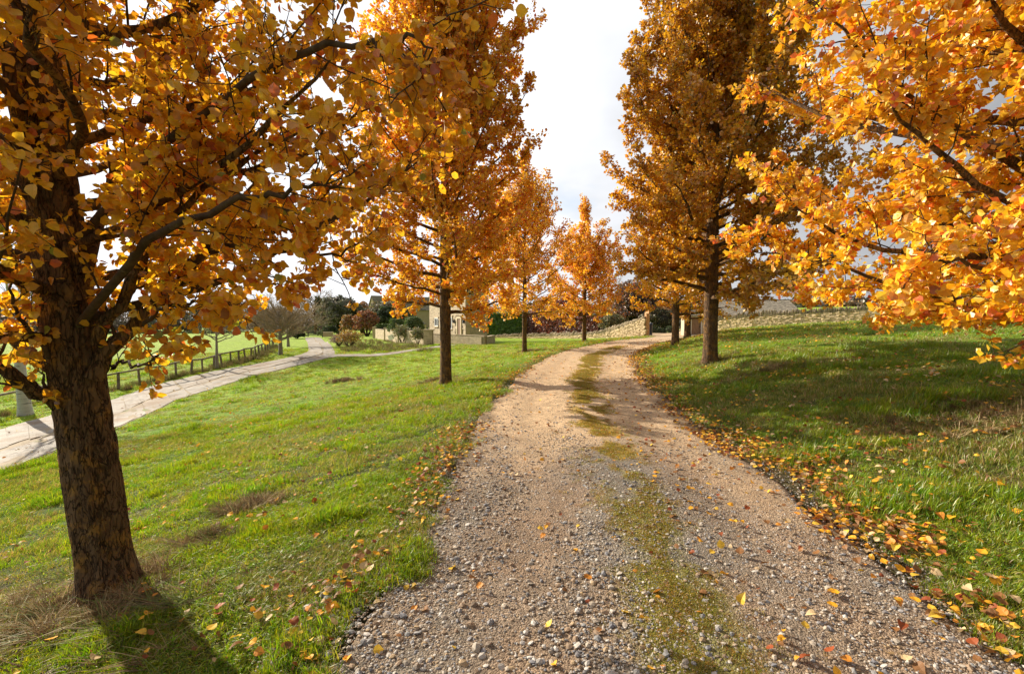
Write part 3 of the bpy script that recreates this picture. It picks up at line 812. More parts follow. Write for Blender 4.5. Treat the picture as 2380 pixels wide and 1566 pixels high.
rot = np.stack([rng.uniform(-0.15, 0.15, len(dist)), rng.uniform(-0.15, 0.15, len(dist)), rng.uniform(-0.9, 0.9, len(dist))], 1)
P = np.stack([gxp, gyp, pz - 0.004], 1); S = np.stack([sc0, sc0, hz], 1)
kind_ = np.where(fbm(gxp * 1.1, gyp * 1.1, 71, 3) > 0.555, 2, np.where(nn > 0.6, 1, 0))
kind_ = np.where((np.abs(np.abs(s_) - HW) < 0.25) & (rng.uniform(0, 1, len(s_)) < 0.5), 2, kind_)
scatter('lawn_grass', lawn, P[kind_ == 0], rot[kind_ == 0], S[kind_ == 0], label='short green grass covering both sides of the gravel drive')
scatter('tall_grass', tall, P[kind_ == 1], rot[kind_ == 1], S[kind_ == 1], label='longer green grass tufts on both verges')
scatter('faded_grass', mixed, P[kind_ == 2], rot[kind_ == 2], S[kind_ == 2], label='faded yellowish grass patches on the verges')

# long dry grass swept round the foot of the nearest tree and in a few tussocks
T1B = gpt(258, 1378)
def blob(u, v, ru, n_, asp=1.0):
    c_ = gpt(u, v)
    q = rng.normal(size=(n_, 2)) * [ru, ru * asp] * 0.5
    return c_[:2] + q
sp = [blob(60, 1400, 0.9, 60, 0.4), blob(230, 1420, 0.5, 42, 0.5), blob(400, 1400, 0.42, 26, 0.5), blob(60, 1490, 0.7, 50, 0.4), blob(250, 1520, 0.5, 36), blob(330, 1330, 0.3, 20),
      blob(560, 1185, 0.34, 26, 0.6), blob(470, 1262, 0.4, 26, 0.5), blob(1020, 886, 0.6, 50, 0.5), blob(1225, 818, 0.9, 24, 0.4), blob(1800, 862, 1.6, 60, 0.35),
      blob(2180, 1000, 0.9, 40), blob(2330, 960, 0.9, 40), blob(1650, 842, 0.8, 36, 0.5), blob(800, 885, 1.2, 30, 0.4)]
sp = np.concatenate(sp)
ok, s_ = on_turf(sp[:, 0], sp[:, 1], 0.0)
ok &= np.hypot(sp[:, 0] - T1B[0], sp[:, 1] - T1B[1]) > 0.2
sp = sp[ok]
d_ = np.hypot(sp[:, 0], sp[:, 1]); k_ = rng.uniform(0.6, 1.1, len(sp)) * np.interp(d_, [0, 6, 20], [0.85, 0.9, 1.5])
rotz = rng.normal(PI * 1.12, 0.7, len(sp))
scatter('dry_grass', straw, np.stack([sp[:, 0], sp[:, 1], zt(sp[:, 0], sp[:, 1]) - 0.01], 1), np.stack([rng.uniform(-.2, .2, len(sp)), rng.uniform(-.2, .2, len(sp)), rotz], 1),
        np.stack([k_, k_, k_ * 0.38], 1), label='long straw-coloured dry grass lying in swathes round the nearest trunk')
tuft_p = [clump(46, 0.07, 0.15, 0.006, TONES[s], 1.0, (0.35, 0.1), s + 260, 4, M_straw) for s in (0, 1, 4, 2)]
tp = np.concatenate([blob(560, 1185, 0.30, 26, 0.5), blob(600, 1172, 0.2, 14, 0.6), blob(480, 1255, 0.32, 16, 0.5), blob(1020, 886, 0.5, 34, 0.5), blob(1232, 818, 0.7, 22, 0.4), blob(1800, 862, 1.4, 46, 0.35),
                     blob(2330, 960, 0.8, 40, 0.8), blob(2180, 1010, 0.7, 26, 0.6), blob(1650, 842, 0.6, 22, 0.5), blob(800, 885, 1.0, 20, 0.4), blob(330, 1345, 0.35, 30, 0.6), blob(200, 1430, 0.5, 40, 0.5), blob(60, 1440, 0.8, 50, 0.5)])
ok, _ = on_turf(tp[:, 0], tp[:, 1], 0.0); ok &= np.hypot(tp[:, 0] - T1B[0], tp[:, 1] - T1B[1]) > 0.19; tp = tp[ok]
tk = rng.uniform(0.6, 1.15, len(tp)) * np.interp(np.hypot(tp[:, 0], tp[:, 1]), [0, 6, 20], [0.7, 0.9, 1.6])
scatter('dead_grass_tufts', tuft_p, np.c_[tp, zt(tp[:, 0], tp[:, 1])], np.c_[tp * 0, rng.uniform(0, 6.28, len(tp))], np.c_[tk, tk, tk], label='brown tussocks of dead grass in the turf and round the trunk feet')
# moss and yellowed grass down the middle of the drive
n_ = 9000
yy = 1.6 + 22 * rng.uniform(0, 1, n_) ** 1.5; ci = np.interp(yy, CLS[:, 1], np.arange(len(CLS)))
oo = rng.normal(0.12, 0.17, n_) + 0.08 * np.sin(yy)
xx = np.interp(ci, np.arange(len(CLS)), CLS[:, 0]) + oo
keep = fbm(xx * 3.2, yy * 2.2, 33, 3) > np.interp(yy, [1.6, 3.5, 4.5, 12, 20], [0.46, 0.43, 0.40, 0.42, 0.54])
xx, yy = xx[keep], yy[keep]
MP = [(0.30, 0.25, 0.04, 4), (0.45, 0.28, 0.06, 3), (0.16, 0.18, 0.03, 2)]
mossp = [clump(30, 0.05, 0.028, 0.004, MP, 0.9, (0, 0), s + 80) for s in range(3)]
mk = rng.uniform(0.5, 1.1, len(xx)) * np.interp(yy, [0, 6, 20], [0.65, 1.2, 2.2])
scatter('moss', mossp, np.stack([xx, yy, zt(xx, yy) + 0.010 + camber(oo[keep])], 1), np.stack([xx * 0, xx * 0, rng.uniform(0, 6.28, len(xx))], 1), np.stack([mk, mk, mk * 0.9], 1),
        label='olive and golden moss and weeds along the middle of the drive')

# ---- loose gravel
def pebble(seed, flat):
    r = np.random.default_rng(seed)
    import bmesh
    bm = bmesh.new(); bmesh.ops.create_icosphere(bm, subdivisions=1, radius=0.5)
    for v in bm.verts:
        v.co = Vector((v.co.x * 1.25, v.co.y, v.co.z * flat)) * r.uniform(0.82, 1.15)
    me = bpy.data.meshes.new('pebble'); bm.to_mesh(me); bm.free()
    return bpy.data.objects.new('pebble', me)
def mat_pebble():
    m, N, L, out = nt('pebble')
    bs = N.new('ShaderNodeBsdfPrincipled'); bs.inputs['Roughness'].default_value = 0.75; bs.inputs['Specular IOR Level'].default_value = 0.3
    oi = N.new('ShaderNodeObjectInfo'); cr = N.new('ShaderNodeValToRGB')
    e = cr.color_ramp; e.interpolation = 'CONSTANT'
    cols = [(0.27, 0.255, 0.25), (0.35, 0.30, 0.24), (0.19, 0.185, 0.195), (0.42, 0.35, 0.27), (0.30, 0.21, 0.135), (0.44, 0.40, 0.35), (0.22, 0.165, 0.115), (0.38, 0.27, 0.155), (0.23, 0.225, 0.22), (0.52, 0.48, 0.43)]
    e.elements[0].color = (*cols[0], 1); e.elements[1].position = 0.1; e.elements[1].color = (*cols[1], 1)
    for k in range(2, 10):
        q = e.elements.new(k / 10); q.color = (*cols[k], 1)
    L.new(oi.outputs['Random'], cr.inputs[0])
    tc = N.new('ShaderNodeTexCoord'); nz = N.new('ShaderNodeTexNoise'); nz.inputs['Scale'].default_value = 4; nz.inputs['Detail'].default_value = 4
    L.new(tc.outputs['Object'], nz.inputs['Vector'])
    mr = N.new('ShaderNodeMapRange'); mr.inputs['To Min'].default_value = 0.6; mr.inputs['To Max'].default_value = 1.35; L.new(nz.outputs['Fac'], mr.inputs['Value'])
    sv = N.new('ShaderNodeVectorMath'); sv.operation = 'SCALE'; L.new(cr.outputs[0], sv.inputs[0]); L.new(mr.outputs['Result'], sv.inputs['Scale'])
    L.new(sv.outputs[0], bs.inputs['Base Color']); L.new(bs.outputs[0], out.inputs[0])
    return m
M_peb = mat_pebble()
pebs = [pebble(s, f) for s, f in enumerate((0.6, 0.75, 0.5, 0.85, 0.65, 0.45))]
for p in pebs: p.data.materials.append(M_peb)
n_ = 120000
yy = 1.3 + 11 * rng.uniform(0, 1, n_) ** 2.0
ci = np.interp(yy, CLS[:, 1], np.arange(len(CLS)))
oo = rng.uniform(-1.08, 1.05, n_) * (HW + 0.08)
wob = 0.16 * (fbm(yy * 1.5, oo * 0, 91, 2) - 0.5)
xx = np.interp(ci, np.arange(len(CLS)), CLS[:, 0]) + oo + wob
dens = 0.70 + 0.6 * np.exp(-((oo + 1.3) / 0.4) ** 2) - 0.42 * np.exp(-((oo + 0.75) / 0.25) ** 2) + 0.1 * np.exp(-((oo - 0.12) / 0.3) ** 2) + 0.2 * np.exp(-((oo + 0.3) / 0.25) ** 2)
dens *= 1 - 0.85 * smooth(3.6, 7.5, yy + (fbm(xx, yy, 93) - 0.5) * 4)
keep = rng.uniform(0, 1, n_) < dens
xx, yy, oo = xx[keep], yy[keep], oo[keep]
sz = 0.0036 + 0.0078 * rng.uniform(0, 1, len(xx)) ** 2.2 + 0.020 * (rng.uniform(0, 1, len(xx)) ** 16)
sz *= np.where(oo < -0.1, 1.2, 1.0) * np.interp(yy, [1.3, 4, 9], [1.15, 1.0, 1.15]) * 1.1
scatter('loose_gravel', pebs, np.stack([xx, yy, zt(xx, yy) + 0.012 + camber(oo) + sz * 0.1], 1), rng.uniform(0, 6.28, (len(xx), 3)) * [0.06, 0.06, 1],
        np.stack([sz * 1.0, sz, sz], 1) * rng.uniform(0.8, 1.3, (len(xx), 3)), label='loose grey and tan pebbles over the near part of the drive')

# ------------------------------------------------------------------ avenue trees
PAL_GOLD = [(0.80, 0.45, 0.018, 5), (0.84, 0.55, 0.035, 3.5), (0.76, 0.36, 0.02, 2.2), (0.62, 0.16, 0.03, 0.7), (0.34, 0.13, 0.03, 0.5), (0.30, 0.36, 0.03, 0.10)]
PAL_BRIGHT = [(0.88, 0.52, 0.02, 5), (0.88, 0.62, 0.06, 4), (0.84, 0.40, 0.02, 2), (0.74, 0.17, 0.04, 0.9), (0.42, 0.15, 0.05, 0.6)]
PAL_OCHRE = [(0.62, 0.34, 0.018, 5), (0.68, 0.42, 0.03, 3), (0.56, 0.25, 0.02, 2.5), (0.34, 0.14, 0.03, 0.8), (0.26, 0.26, 0.04, 0.25)]
PAL_ORANGE = [(0.82, 0.46, 0.025, 5), (0.86, 0.56, 0.045, 3.4), (0.77, 0.34, 0.03, 2), (0.60, 0.14, 0.04, 1.3)]

def crown_r(t):
    """radius of an upright pear crown against relative height"""
    return np.interp(t, [-0.12, 0.0, 0.08, 0.2, 0.5, 0.72, 0.9, 1.0], [0.85, 0.97, 1.0, 0.97, 0.86, 0.62, 0.32, 0.04])

def pear_tree(label, base, H, h0, rmax, tr, palette, leaf=0.06, n_prim=56, n_sec=8, n_tw=6, n_lf=8, temps=None, lean=(0, 0), near=False,
              group='autumn pear trees lining the gravel drive', seed=1, customs=(), red_tips=0.25, hmax=None, sides=5, twig_geo=True, low=0.12, full=0.0):
    r = np.random.default_rng(seed)
    temps = temps or LEAF_MID
    base = np.array(base, float)
    root = thing('pear_tree', label, 'tree', base, group)
    # trunk
    hs = np.linspace(-0.15, H, 160 if near else 40)
    t = np.clip(hs / H, 0, 1)
    wx = lean[0] * np.minimum(hs / 3.0, 1.6) ** 0.9 * 1.0 if lean[0] else 0 * hs
    wx = np.where(hs < 0, 0, np.nan_to_num(wx)); wy = lean[1] * np.clip(hs / 3.0, 0, 2)
    wob = 0.02 * H / 10
    TP = np.stack([base[0] + wx + wob * np.sin(hs * 1.3 + seed) * t, base[1] + wy + wob * np.cos(hs * 1.1 + seed * 2) * t, base[2] + hs], 1)
    TR = tr * (1 - t) ** 0.75 * 0.97 + 0.006
    TR *= 1 + 0.36 * np.exp(-np.maximum(hs, 0) / 0.10) + 0.08 * np.exp(-((hs - h0 * 0.95) / 0.25) ** 2)
    def crown_r(t): return globals()['crown_r'](t) + full * np.interp(t, [0.3, 0.7, 0.9, 1.0], [0, .17, .2, .02])
    def axis_at(h):
        return np.array([np.interp(h, hs, TP[:, k]) for k in range(3)])
    sd = 72 if near else 14
    V, Fq = tubes(TP, TR, sd)
    if near:
        Vn = V.copy(); cen = np.repeat(TP, sd, 0); rad = unit(V - cen)
        ang = np.arctan2(rad[:, 1], rad[:, 0]); hh = V[:, 2]
        d = np.empty(len(V))
        for i in range(len(V)):
            a_, h_ = ang[i], hh[i]
            q = Vector((math.cos(a_) * 2.6, math.sin(a_) * 2.6, h_ * 1.5))
            w_ = mnoise.noise(q * 1.7)
            rd = abs(mnoise.noise(Vector((q.x * 2.1 + w_, q.y * 2.1, h_ * 3.6))))
            d[i] = -0.013 * max(0, 1 - rd * 5.5) + 0.006 * mnoise.noise(q * 5) + 0.012 * mnoise.noise(q * 0.8)
        V = V + rad * (d * np.clip(TR.repeat(sd) / 0.12, 0, 1))[:, None]
    mb = MB(); mb.add(V, Fq); mb.build('trunk', M_bark, root, True)
    # primary branches
    top = hmax or H * 0.97
    prim = []
    for k in range(n_prim):
        hh = h0 + (top - h0) * (k / n_prim) ** 0.92 * 0.97
        az = k * 2.39996 + r.uniform(-0.4, 0.4) + seed
        tt = (hh - h0) / (H - h0)
        slope = np.interp(tt, [0, 0.12, 0.3, 1], [low, max(0.5, low), 1.0, 1.9]) * r.uniform(0.75, 1.2)     # rise over run
        lump = 0.84 + 0.34 * mnoise.noise(Vector((math.cos(az) * 1.3 + seed, math.sin(az) * 1.3, hh * 0.55))) + 0.12
        reach = rmax * crown_r(tt + 0.06) * r.uniform(0.82, 1.06) * lump
        for _ in range(4):
            he = hh + reach * slope
            reach = min(reach, rmax * crown_r((he - h0) / (H - h0)) * r.uniform(0.86, 1.06) * lump) if he > hh else reach
        he = min(hh + reach * slope, H * 1.0)
        a0 = axis_at(hh - 0.1)
        dirh = np.array([math.cos(az), math.sin(az), 0])
        end = np.array([a0[0], a0[1], base[2]]) + dirh * reach + [0, 0, he]
        mid1 = a0 + dirh * reach * 0.35 + [0, 0, (he - hh) * 0.22 + r.uniform(-.05, .1)]
        mid2 = a0 + dirh * reach * 0.72 + [0, 0, (he - hh) * 0.62 + r.uniform(-.05, .1)]
        side = np.array([-dirh[1], dirh[0], 0])
        mid1 += side * r.uniform(-.12, .12); mid2 += side * r.uniform(-.2, .2)
        P = spline([a0, mid1, mid2, end], 14)
        rr = tr * (0.30 if not near else 0.24) * (1 - tt * 0.55) * r.uniform(0.75, 1.2)
        prim.append((P, rr))
    for pts, rr in customs:
        prim.append((spline(pts, 18), rr * (0.9 if rr > .06 and rr < .07 else 0.66)))
    LP, LD_, SEC, SECR, TW, TWR = [], [], [], [], [], []
    mball = MB()
    for P, rr in prim:
        n = len(P)
        jit = r.normal(0, 0.012, P.shape); jit[0] = 0
        P = P + jit
        R = rr * (1 - np.linspace(0, 1, n)) ** 0.8 + 0.004
        V, Fq = tubes(P, R, 8 if near else sides)
        if near:
            m_ = MB(); m_.add(V, Fq); m_.build('branch', M_bark if rr > 0.03 else M_twig, root, True)
        else:
            mball.add(V, Fq)
        L_ = np.linalg.norm(np.diff(P, axis=0), axis=1).sum()
        T = unit(np.gradient(P, axis=0))
        ns = max(3, int(n_sec * min(1.2, L_ / 1.6)))
        for s in range(ns + 1):
            f = 0.16 + 0.82 * (s + r.uniform(0, 0.8)) / ns if s < ns else 0.999
            f = min(f, 0.999)
            i = f * (n - 1); i0 = int(i); p0 = P[i0] * (1 - (i - i0)) + P[min(i0 + 1, n - 1)] * (i - i0)
            tg = T[i0]
            d0 = unit(tg * 0.75 + unit(r.normal(size=3)) * 0.8 + np.array([0, 0, 0.12]))
            l2 = L_ * r.uniform(0.16, 0.34) * (1.15 - 0.6 * f) if s < ns else 0.22
            l2 = min(max(l2, 0.18), 0.85)
            bend = unit(r.normal(size=3)) * 0.15
            Q = np.array([p0 + d0 * l2 * x + bend * l2 * x * x + np.array([0, 0, 0.10]) * l2 * x * x for x in np.linspace(0, 1, 6)])
            Q[1:] += r.normal(0, 0.008, (5, 3))
            SEC.append(Q); SECR.append(np.linspace(max(rr * 0.26 * (1 - f * 0.5), 0.0045), 0.0028, 6))
            nt_ = max(2, int(n_tw * l2 / 0.45 + r.uniform()))
            for w in range(nt_):
                g = 0.15 + 0.85 * (w + r.uniform()) / nt_
                g = min(g, 1.0)
                j = int(min(g * 5, 4)); q0 = Q[j] * (1 - (g * 5 - j)) + Q[j + 1] * (g * 5 - j)
                d1 = unit(unit(Q[-1] - Q[0]) * 0.5 + unit(r.normal(size=3)) * 0.9)
                l3 = r.uniform(0.05, 0.22)
                e = q0 + d1 * l3
                TW.append([q0, (q0 + e) / 2 + r.normal(0, 0.012, 3), e]); TWR.append([0.0032, 0.0026, 0.0016])
                nl = r.poisson(n_lf)
                if nl:
                    x = r.uniform(0.2, 1.0, nl) ** 0.6
                    pp = q0 + (e - q0) * x[:, None]
                    LP.append(pp); LD_.append(d1[None] * 0.4 + unit(r.normal(size=(nl, 3))))
    if mball.n: mball.build('branches', M_bark, root, True)
    mbt = MB()
    V, Fq = tubes(np.array(SEC), np.array(SECR), 5 if near else 3); mbt.add(V, Fq)
    if twig_geo:
        TWa, TWb = np.array(TW), np.array(TWR)
        if near:
            q = TWa[:, 1]; vis = (q[:, 1] > 0) & (np.abs(q[:, 0]) < q[:, 1] * 1.4 + 0.5) & (q[:, 2] - CAMZ < q[:, 1] * 0.9 + 0.4)
            TWa, TWb = TWa[vis], TWb[vis]
        else: TWa, TWb = TWa[:, ::2], TWb[:, ::2] * 1.4
        V, Fq = tubes(TWa, TWb, 3); mbt.add(V, Fq)
    mbt.build('twigs', M_twig, root, True, 'stuff')
    LP = np.concatenate(LP); LD_ = np.concatenate(LD_)
    n = len(LP)
    dirs = unit(LD_ + np.array([0, 0, -0.35]))
    pos = LP + dirs * (leaf * 0.5) * r.uniform(0.5, 1.3, (n, 1))
    nrm = unit(r.normal(size=(n, 3)) + [0, 0, 0.5])
    size = leaf * r.uniform(0.62, 1.28, n)
    col = pick(palette, n, 0.14, r)
    # outer, upper leaves run redder
    rel = (pos[:, 2] - base[2] - h0) / (H - h0); ax = np.hypot(pos[:, 0] - np.interp(pos[:, 2] - base[2], hs, TP[:, 0]), pos[:, 1] - np.interp(pos[:, 2] - base[2], hs, TP[:, 1])) / rmax
    wr = red_tips * smooth(0.5, 1.05, ax) * smooth(-0.1, 0.7, rel + 0.25) * (fbm(pos[:, 0] * 1.3, pos[:, 2] * 1.3, seed) > 0.42)
    wr = wr * r.uniform(0.2, 1.4, n); col = col * (1 - wr[:, None]) + np.array([0.66, 0.15, 0.04]) * wr[:, None]
    col = col * np.interp(fbm(pos[:, 0] * 0.9 + pos[:, 1] * 0.5, pos[:, 2] * 0.9, seed + 3), [0.3, 0.7], [0.86, 1.12])[:, None]
    col = np.clip(col, 0.003, 0.92)
    if near:
        # keep clear of the lens
        dc = np.linalg.norm(pos - [0, 0, CAMZ], axis=1)
        ok = dc > 0.75; pos, dirs, nrm, size, col = pos[ok], dirs[ok], nrm[ok], size[ok], col[ok]
        # the leaves that show largest are parts of their own
        rel = pos - [0, 0, CAMZ]
        dep = rel[:, 1]
        u = rel[:, 0] / np.maximum(dep, 0.01); v = rel[:, 2] / np.maximum(dep, 0.01)
        vis = (dep > 0.3) & (np.abs(u) < 1.1) & (v < 0.7) & (v > -0.75)
        score = np.where(vis, size / np.maximum(dep, 0.1), 0)
        top_ = np.argsort(-score)[:300]
        meshes = []
        for ct in palette[:5]:
            for tv, tf in (leaf_fine(.1, .15, .1), leaf_fine(.35, .3, -.25), leaf_fine(-.2, .25, .3)):
                m_ = MB(); m_.add(tv, tf, ct[:3]); meshes.append((np.array(ct[:3]), m_.mesh('leaf', M_leaf, False)))
        mc = np.array([m_[0] for m_ in meshes])
        for i in top_:
            dd = np.abs(mc - col[i]).sum(1) + r.uniform(0, 0.12, len(mc)); k = int(np.argmin(dd))
            X = unit(dirs[i]); Z = unit(nrm[i] - np.dot(nrm[i], X) * X); Y = np.cross(Z, X)
            M4 = Matrix(((X[0] * size[i], Y[0] * size[i], Z[0] * size[i], pos[i][0] - base[0]), (X[1] * size[i], Y[1] * size[i], Z[1] * size[i], pos[i][1] - base[1]),
                         (X[2] * size[i], Y[2] * size[i], Z[2] * size[i], pos[i][2] - base[2]), (0, 0, 0, 1)))
            o = bpy.data.objects.new('leaf', meshes[k][1]); COL.objects.link(o); o.parent = root; o.matrix_basis = M4
        m = np.ones(len(pos), bool); m[top_] = False
        pos, dirs, nrm, size, col = pos[m], dirs[m], nrm[m], size[m], col[m]
        dep = pos[:, 1]; inview = (dep > 0.2) & (np.abs(pos[:, 0]) < dep * 1.35 + 0.5) & (pos[:, 2] - CAMZ < dep * 0.85 + 0.4)
        keep = inview | (r.uniform(0, 1, len(pos)) < 0.3)          # out of frame the crown is thinner in leaf count but larger in leaf
        size = np.where(inview, size, size * 1.7)
        pos, dirs, nrm, size, col, inview = pos[keep], dirs[keep], nrm[keep], size[keep], col[keep], inview[keep]
        isnear = inview & (np.linalg.norm(pos - [0, 0, CAMZ], axis=1) < 3.4)
        mb = MB()
        put_leaves(mb, LEAF_NEAR, pos[isnear], dirs[isnear], nrm[isnear], size[isnear], col[isnear])
        mid = ~isnear & inview & (np.linalg.norm(pos - [0, 0, CAMZ], axis=1) < 4.4); farm_ = ~isnear & ~mid
        put_leaves(mb, LEAF_MID, pos[mid], dirs[mid], nrm[mid], size[mid] * 1.04, col[mid])
        put_leaves(mb, LEAF_FAR, pos[farm_], dirs[farm_], nrm[farm_], size[farm_] * 1.15, col[farm_])
    else:
        mb = MB(); put_leaves(mb, temps, pos, dirs, nrm, size, col)
    mb.build('foliage', M_leaf, root, False, 'stuff')
    return root, len(pos)

B1 = gpt(258, 1378)
b1 = lambda u, v, d: pt(u, v, d)
ax1 = lambda z: np.array([B1[0] - 0.09 * max(0, z - B1[2]), B1[1], z])
cust = [
    ([b1(170, 930, 2.95), b1(100, 915, 2.9), b1(0, 858, 2.75), b1(-160, 760, 2.6), b1(-300, 640, 2.4)], 0.062),
    ([b1(165, 880, 2.95), b1(90, 840, 3.0), b1(0, 770, 3.1), b1(-140, 640, 3.2), b1(-260, 520, 3.3)], 0.055),
    ([b1(215, 880, 2.95), b1(258, 800, 3.0), b1(370, 700, 3.1), b1(440, 620, 3.2), b1(500, 540, 3.3), b1(600, 420, 3.5), b1(660, 300, 3.6)], 0.075),
    ([b1(225, 800, 2.95), b1(280, 700, 2.95), b1(330, 600, 2.95), b1(400, 500, 2.9), b1(560, 380, 2.8), b1(720, 300, 2.7)], 0.055),
    ([b1(440, 620, 3.2), b1(520, 570, 3.1), b1(640, 585, 3.0), b1(760, 600, 2.9), b1(850, 560, 2.8)], 0.022),
    ([b1(300, 780, 3.0), b1(370, 730, 2.8), b1(440, 705, 2.7), b1(500, 700, 2.6)], 0.016),
    ([b1(180, 560, 2.95), b1(400, 330, 2.7), b1(640, 150, 2.5), b1(830, 100, 2.35), b1(940, 95, 2.25), b1(1010, 120, 2.25)], 0.034),
    ([b1(180, 760, 2.95), b1(350, 560, 2.6), b1(540, 470, 2.45), b1(680, 440, 2.4), b1(780, 420, 2.4)], 0.035),
    ([b1(175, 700, 2.95), b1(120, 560, 2.9), b1(60, 380, 2.85), b1(30, 200, 2.8), b1(15, 0, 2.8), b1(20, -300, 2.8)], 0.085),
    ([b1(200, 640, 2.95), b1(250, 450, 3.3), b1(330, 250, 3.6), b1(420, 60, 3.9), b1(480, -200, 4.0)], 0.055),
    ([b1(260, 860, 3.0), b1(290, 840, 3.05), b1(340, 850, 2.9), b1(385, 820, 2.8)], 0.012),
    ([b1(150, 870, 2.95), b1(90, 790, 2.8), b1(40, 730, 2.7), b1(10, 640, 2.6)], 0.02),
    ([b1(560, 560, 3.3), b1(680, 520, 3.3), b1(760, 450, 3.2), b1(850, 400, 3.1)], 0.03),
]
T1, n1_ = pear_tree('large golden pear tree in the left foreground with thick trunk and low limbs', B1, 11.5, 1.8, 2.35, 0.152, PAL_GOLD, low=0.4,
                    leaf=0.050, n_prim=86, n_sec=10, n_tw=8, n_lf=9.5, lean=(-0.30, 0.0), near=True, seed=4, customs=cust, hmax=8.5, red_tips=0.12)
B0 = np.array([4.75, 3.6, 0]); B0[2] = gz(B0[0], B0[1])
T0, n0_ = pear_tree('bright yellow-orange pear tree overhanging the grass bank from the right foreground', B0, 11.5, 1.45, 2.9, 0.19, PAL_BRIGHT, low=0.3,
                    leaf=0.052, n_prim=108, n_sec=11, n_tw=8, n_lf=15.5, near=True, seed=9, hmax=8.5, red_tips=0.2,
                    customs=[([B0 + [0, 0, 0.9], B0 + [-0.8, -0.2, 1.15], B0 + [-1.6, -0.5, 1.45], B0 + [-2.3, -0.8, 1.45]], 0.04),
                             ([B0 + [0, 0, 1.0], B0 + [-0.9, -0.7, 1.1], B0 + [-1.4, -1.2, 1.3], B0 + [-1.8, -1.5, 1.5]], 0.035),
                             ([B0 + [0, 0, 1.0], B0 + [-0.9, 0.6, 1.3], B0 + [-1.6, 1.0, 1.65], B0 + [-2.2, 1.3, 1.8]], 0.035),
                             ([B0 + [0, 0, 0.9], B0 + [-0.3, 1.0, 1.2], B0 + [-0.6, 1.8, 1.5], B0 + [-0.8, 2.4, 1.5]], 0.03)])
def at(x, y): return np.array([x, y, gz(x, y)])
B2 = at(-1.80, 12.3)
pear_tree('tall orange pear tree on the left verge, second trunk along the drive', B2, 13.6, 2.1, 2.85, 0.155, PAL_ORANGE, leaf=0.085, n_prim=130, n_sec=10, n_tw=7, n_lf=12, full=.45, seed=13, temps=LEAF_FAR)
B5 = at(5.15, 11.8)
pear_tree('tall dark golden pear tree on the right bank with the thickest trunk beyond the bend', B5, 12.9, 1.75, 3.1, 0.185, PAL_OCHRE, leaf=0.085, n_prim=130, n_sec=11, n_tw=7, n_lf=12, temps=LEAF_FAR, seed=17, red_tips=0.15)
B3 = at(0.65, 23.7)
pear_tree('slender orange pear tree on the left verge in front of the green hedge', B3, 10.8, 1.95, 3.0, 0.13, PAL_ORANGE, temps=LEAF_FAR, leaf=0.10, n_prim=96, n_sec=8, n_tw=6, n_lf=6.5, seed=23, full=.5, twig_geo=False, red_tips=0.45)
B4 = at(4.6, 29.0)
pear_tree('smallest orange pear tree farthest along the left verge, before the dry stone wall', B4, 9.2, 1.5, 3.1, 0.14, PAL_ORANGE, temps=LEAF_FAR, leaf=0.11, n_prim=84, n_sec=8, n_tw=6, n_lf=9, seed=29, full=1.0, twig_geo=False, red_tips=0.6)
B6 = at(7.4, 20.6)
pear_tree('pear tree on the right bank just left behind the thickest trunk, beside the bend', B6, 11.0, 1.5, 2.8, 0.165, PAL_GOLD, temps=LEAF_FAR, leaf=0.10, n_prim=84, n_sec=7, n_tw=6, n_lf=9, seed=31, twig_geo=False)
B7 = at(10.1, 26.2)
pear_tree('far pear tree on the right bank in front of the plank door', B7, 10.5, 1.3, 2.6, 0.19, PAL_GOLD, temps=LEAF_FAR, leaf=0.11, n_prim=70, n_sec=7, n_tw=6, n_lf=9, seed=37, twig_geo=False)
print('LEAVES', n1_, n0_)

# ------------------------------------------------------------------ dry stone walls
def jbox(seed, j=0.07):
    r = np.random.default_rng(seed)
    v = np.array([[-.5, -.5, -.5], [.5, -.5, -.5], [.5, .5, -.5], [-.5, .5, -.5], [-.5, -.5, .5], [.5, -.5, .5], [.5, .5, .5], [-.5, .5, .5]])
    return v + r.uniform(-j, j, v.shape), BOXF
def cap_shape(seed):
    """thin upright coping slab with a ragged rounded top"""
    r = np.random.default_rng(seed)
    prof = [(-.5, 0), (-.52, .55), (-.36, .86), (-.08, 1.0), (.22, .93), (.46, .66), (.5, 0)]
    prof = [(x + r.uniform(-.07, .07), z * r.uniform(.9, 1.06)) for x, z in prof]
    n = len(prof); v = []
    for t, k in ((-.5, 1.0), (.5, .92)):
        v += [(t * (1 - .25 * z) + r.uniform(-.05, .05), x * k, z) for x, z in prof]
    m = MB(); m.add(v, np.array([[i, (i + 1) % n, n + (i + 1) % n, n + i] for i in range(n)]))
    f1 = np.array([list(range(n))[::-1], [n + i for i in range(n)]])
    m.f.setdefault(n, []).append(f1)
    return m
STONES = []
for s in range(10):
    v, f = jbox(s); m = MB(); m.add(v, f); STONES.append(m.mesh('stone', M_stone))
CAPS = [cap_shape(s).mesh('coping_stone', M_coping) for s in range(8)]

def place(name, me, parent, M3, loc):
    o = bpy.data.objects.new(name, me); COL.objects.link(o); o.parent = parent
    l = np.array(loc) - np.array(parent.location)
    o.matrix_basis = Matrix(((*M3[0], l[0]), (*M3[1], l[1]), (*M3[2], l[2]), (0, 0, 0, 1)))
    return o

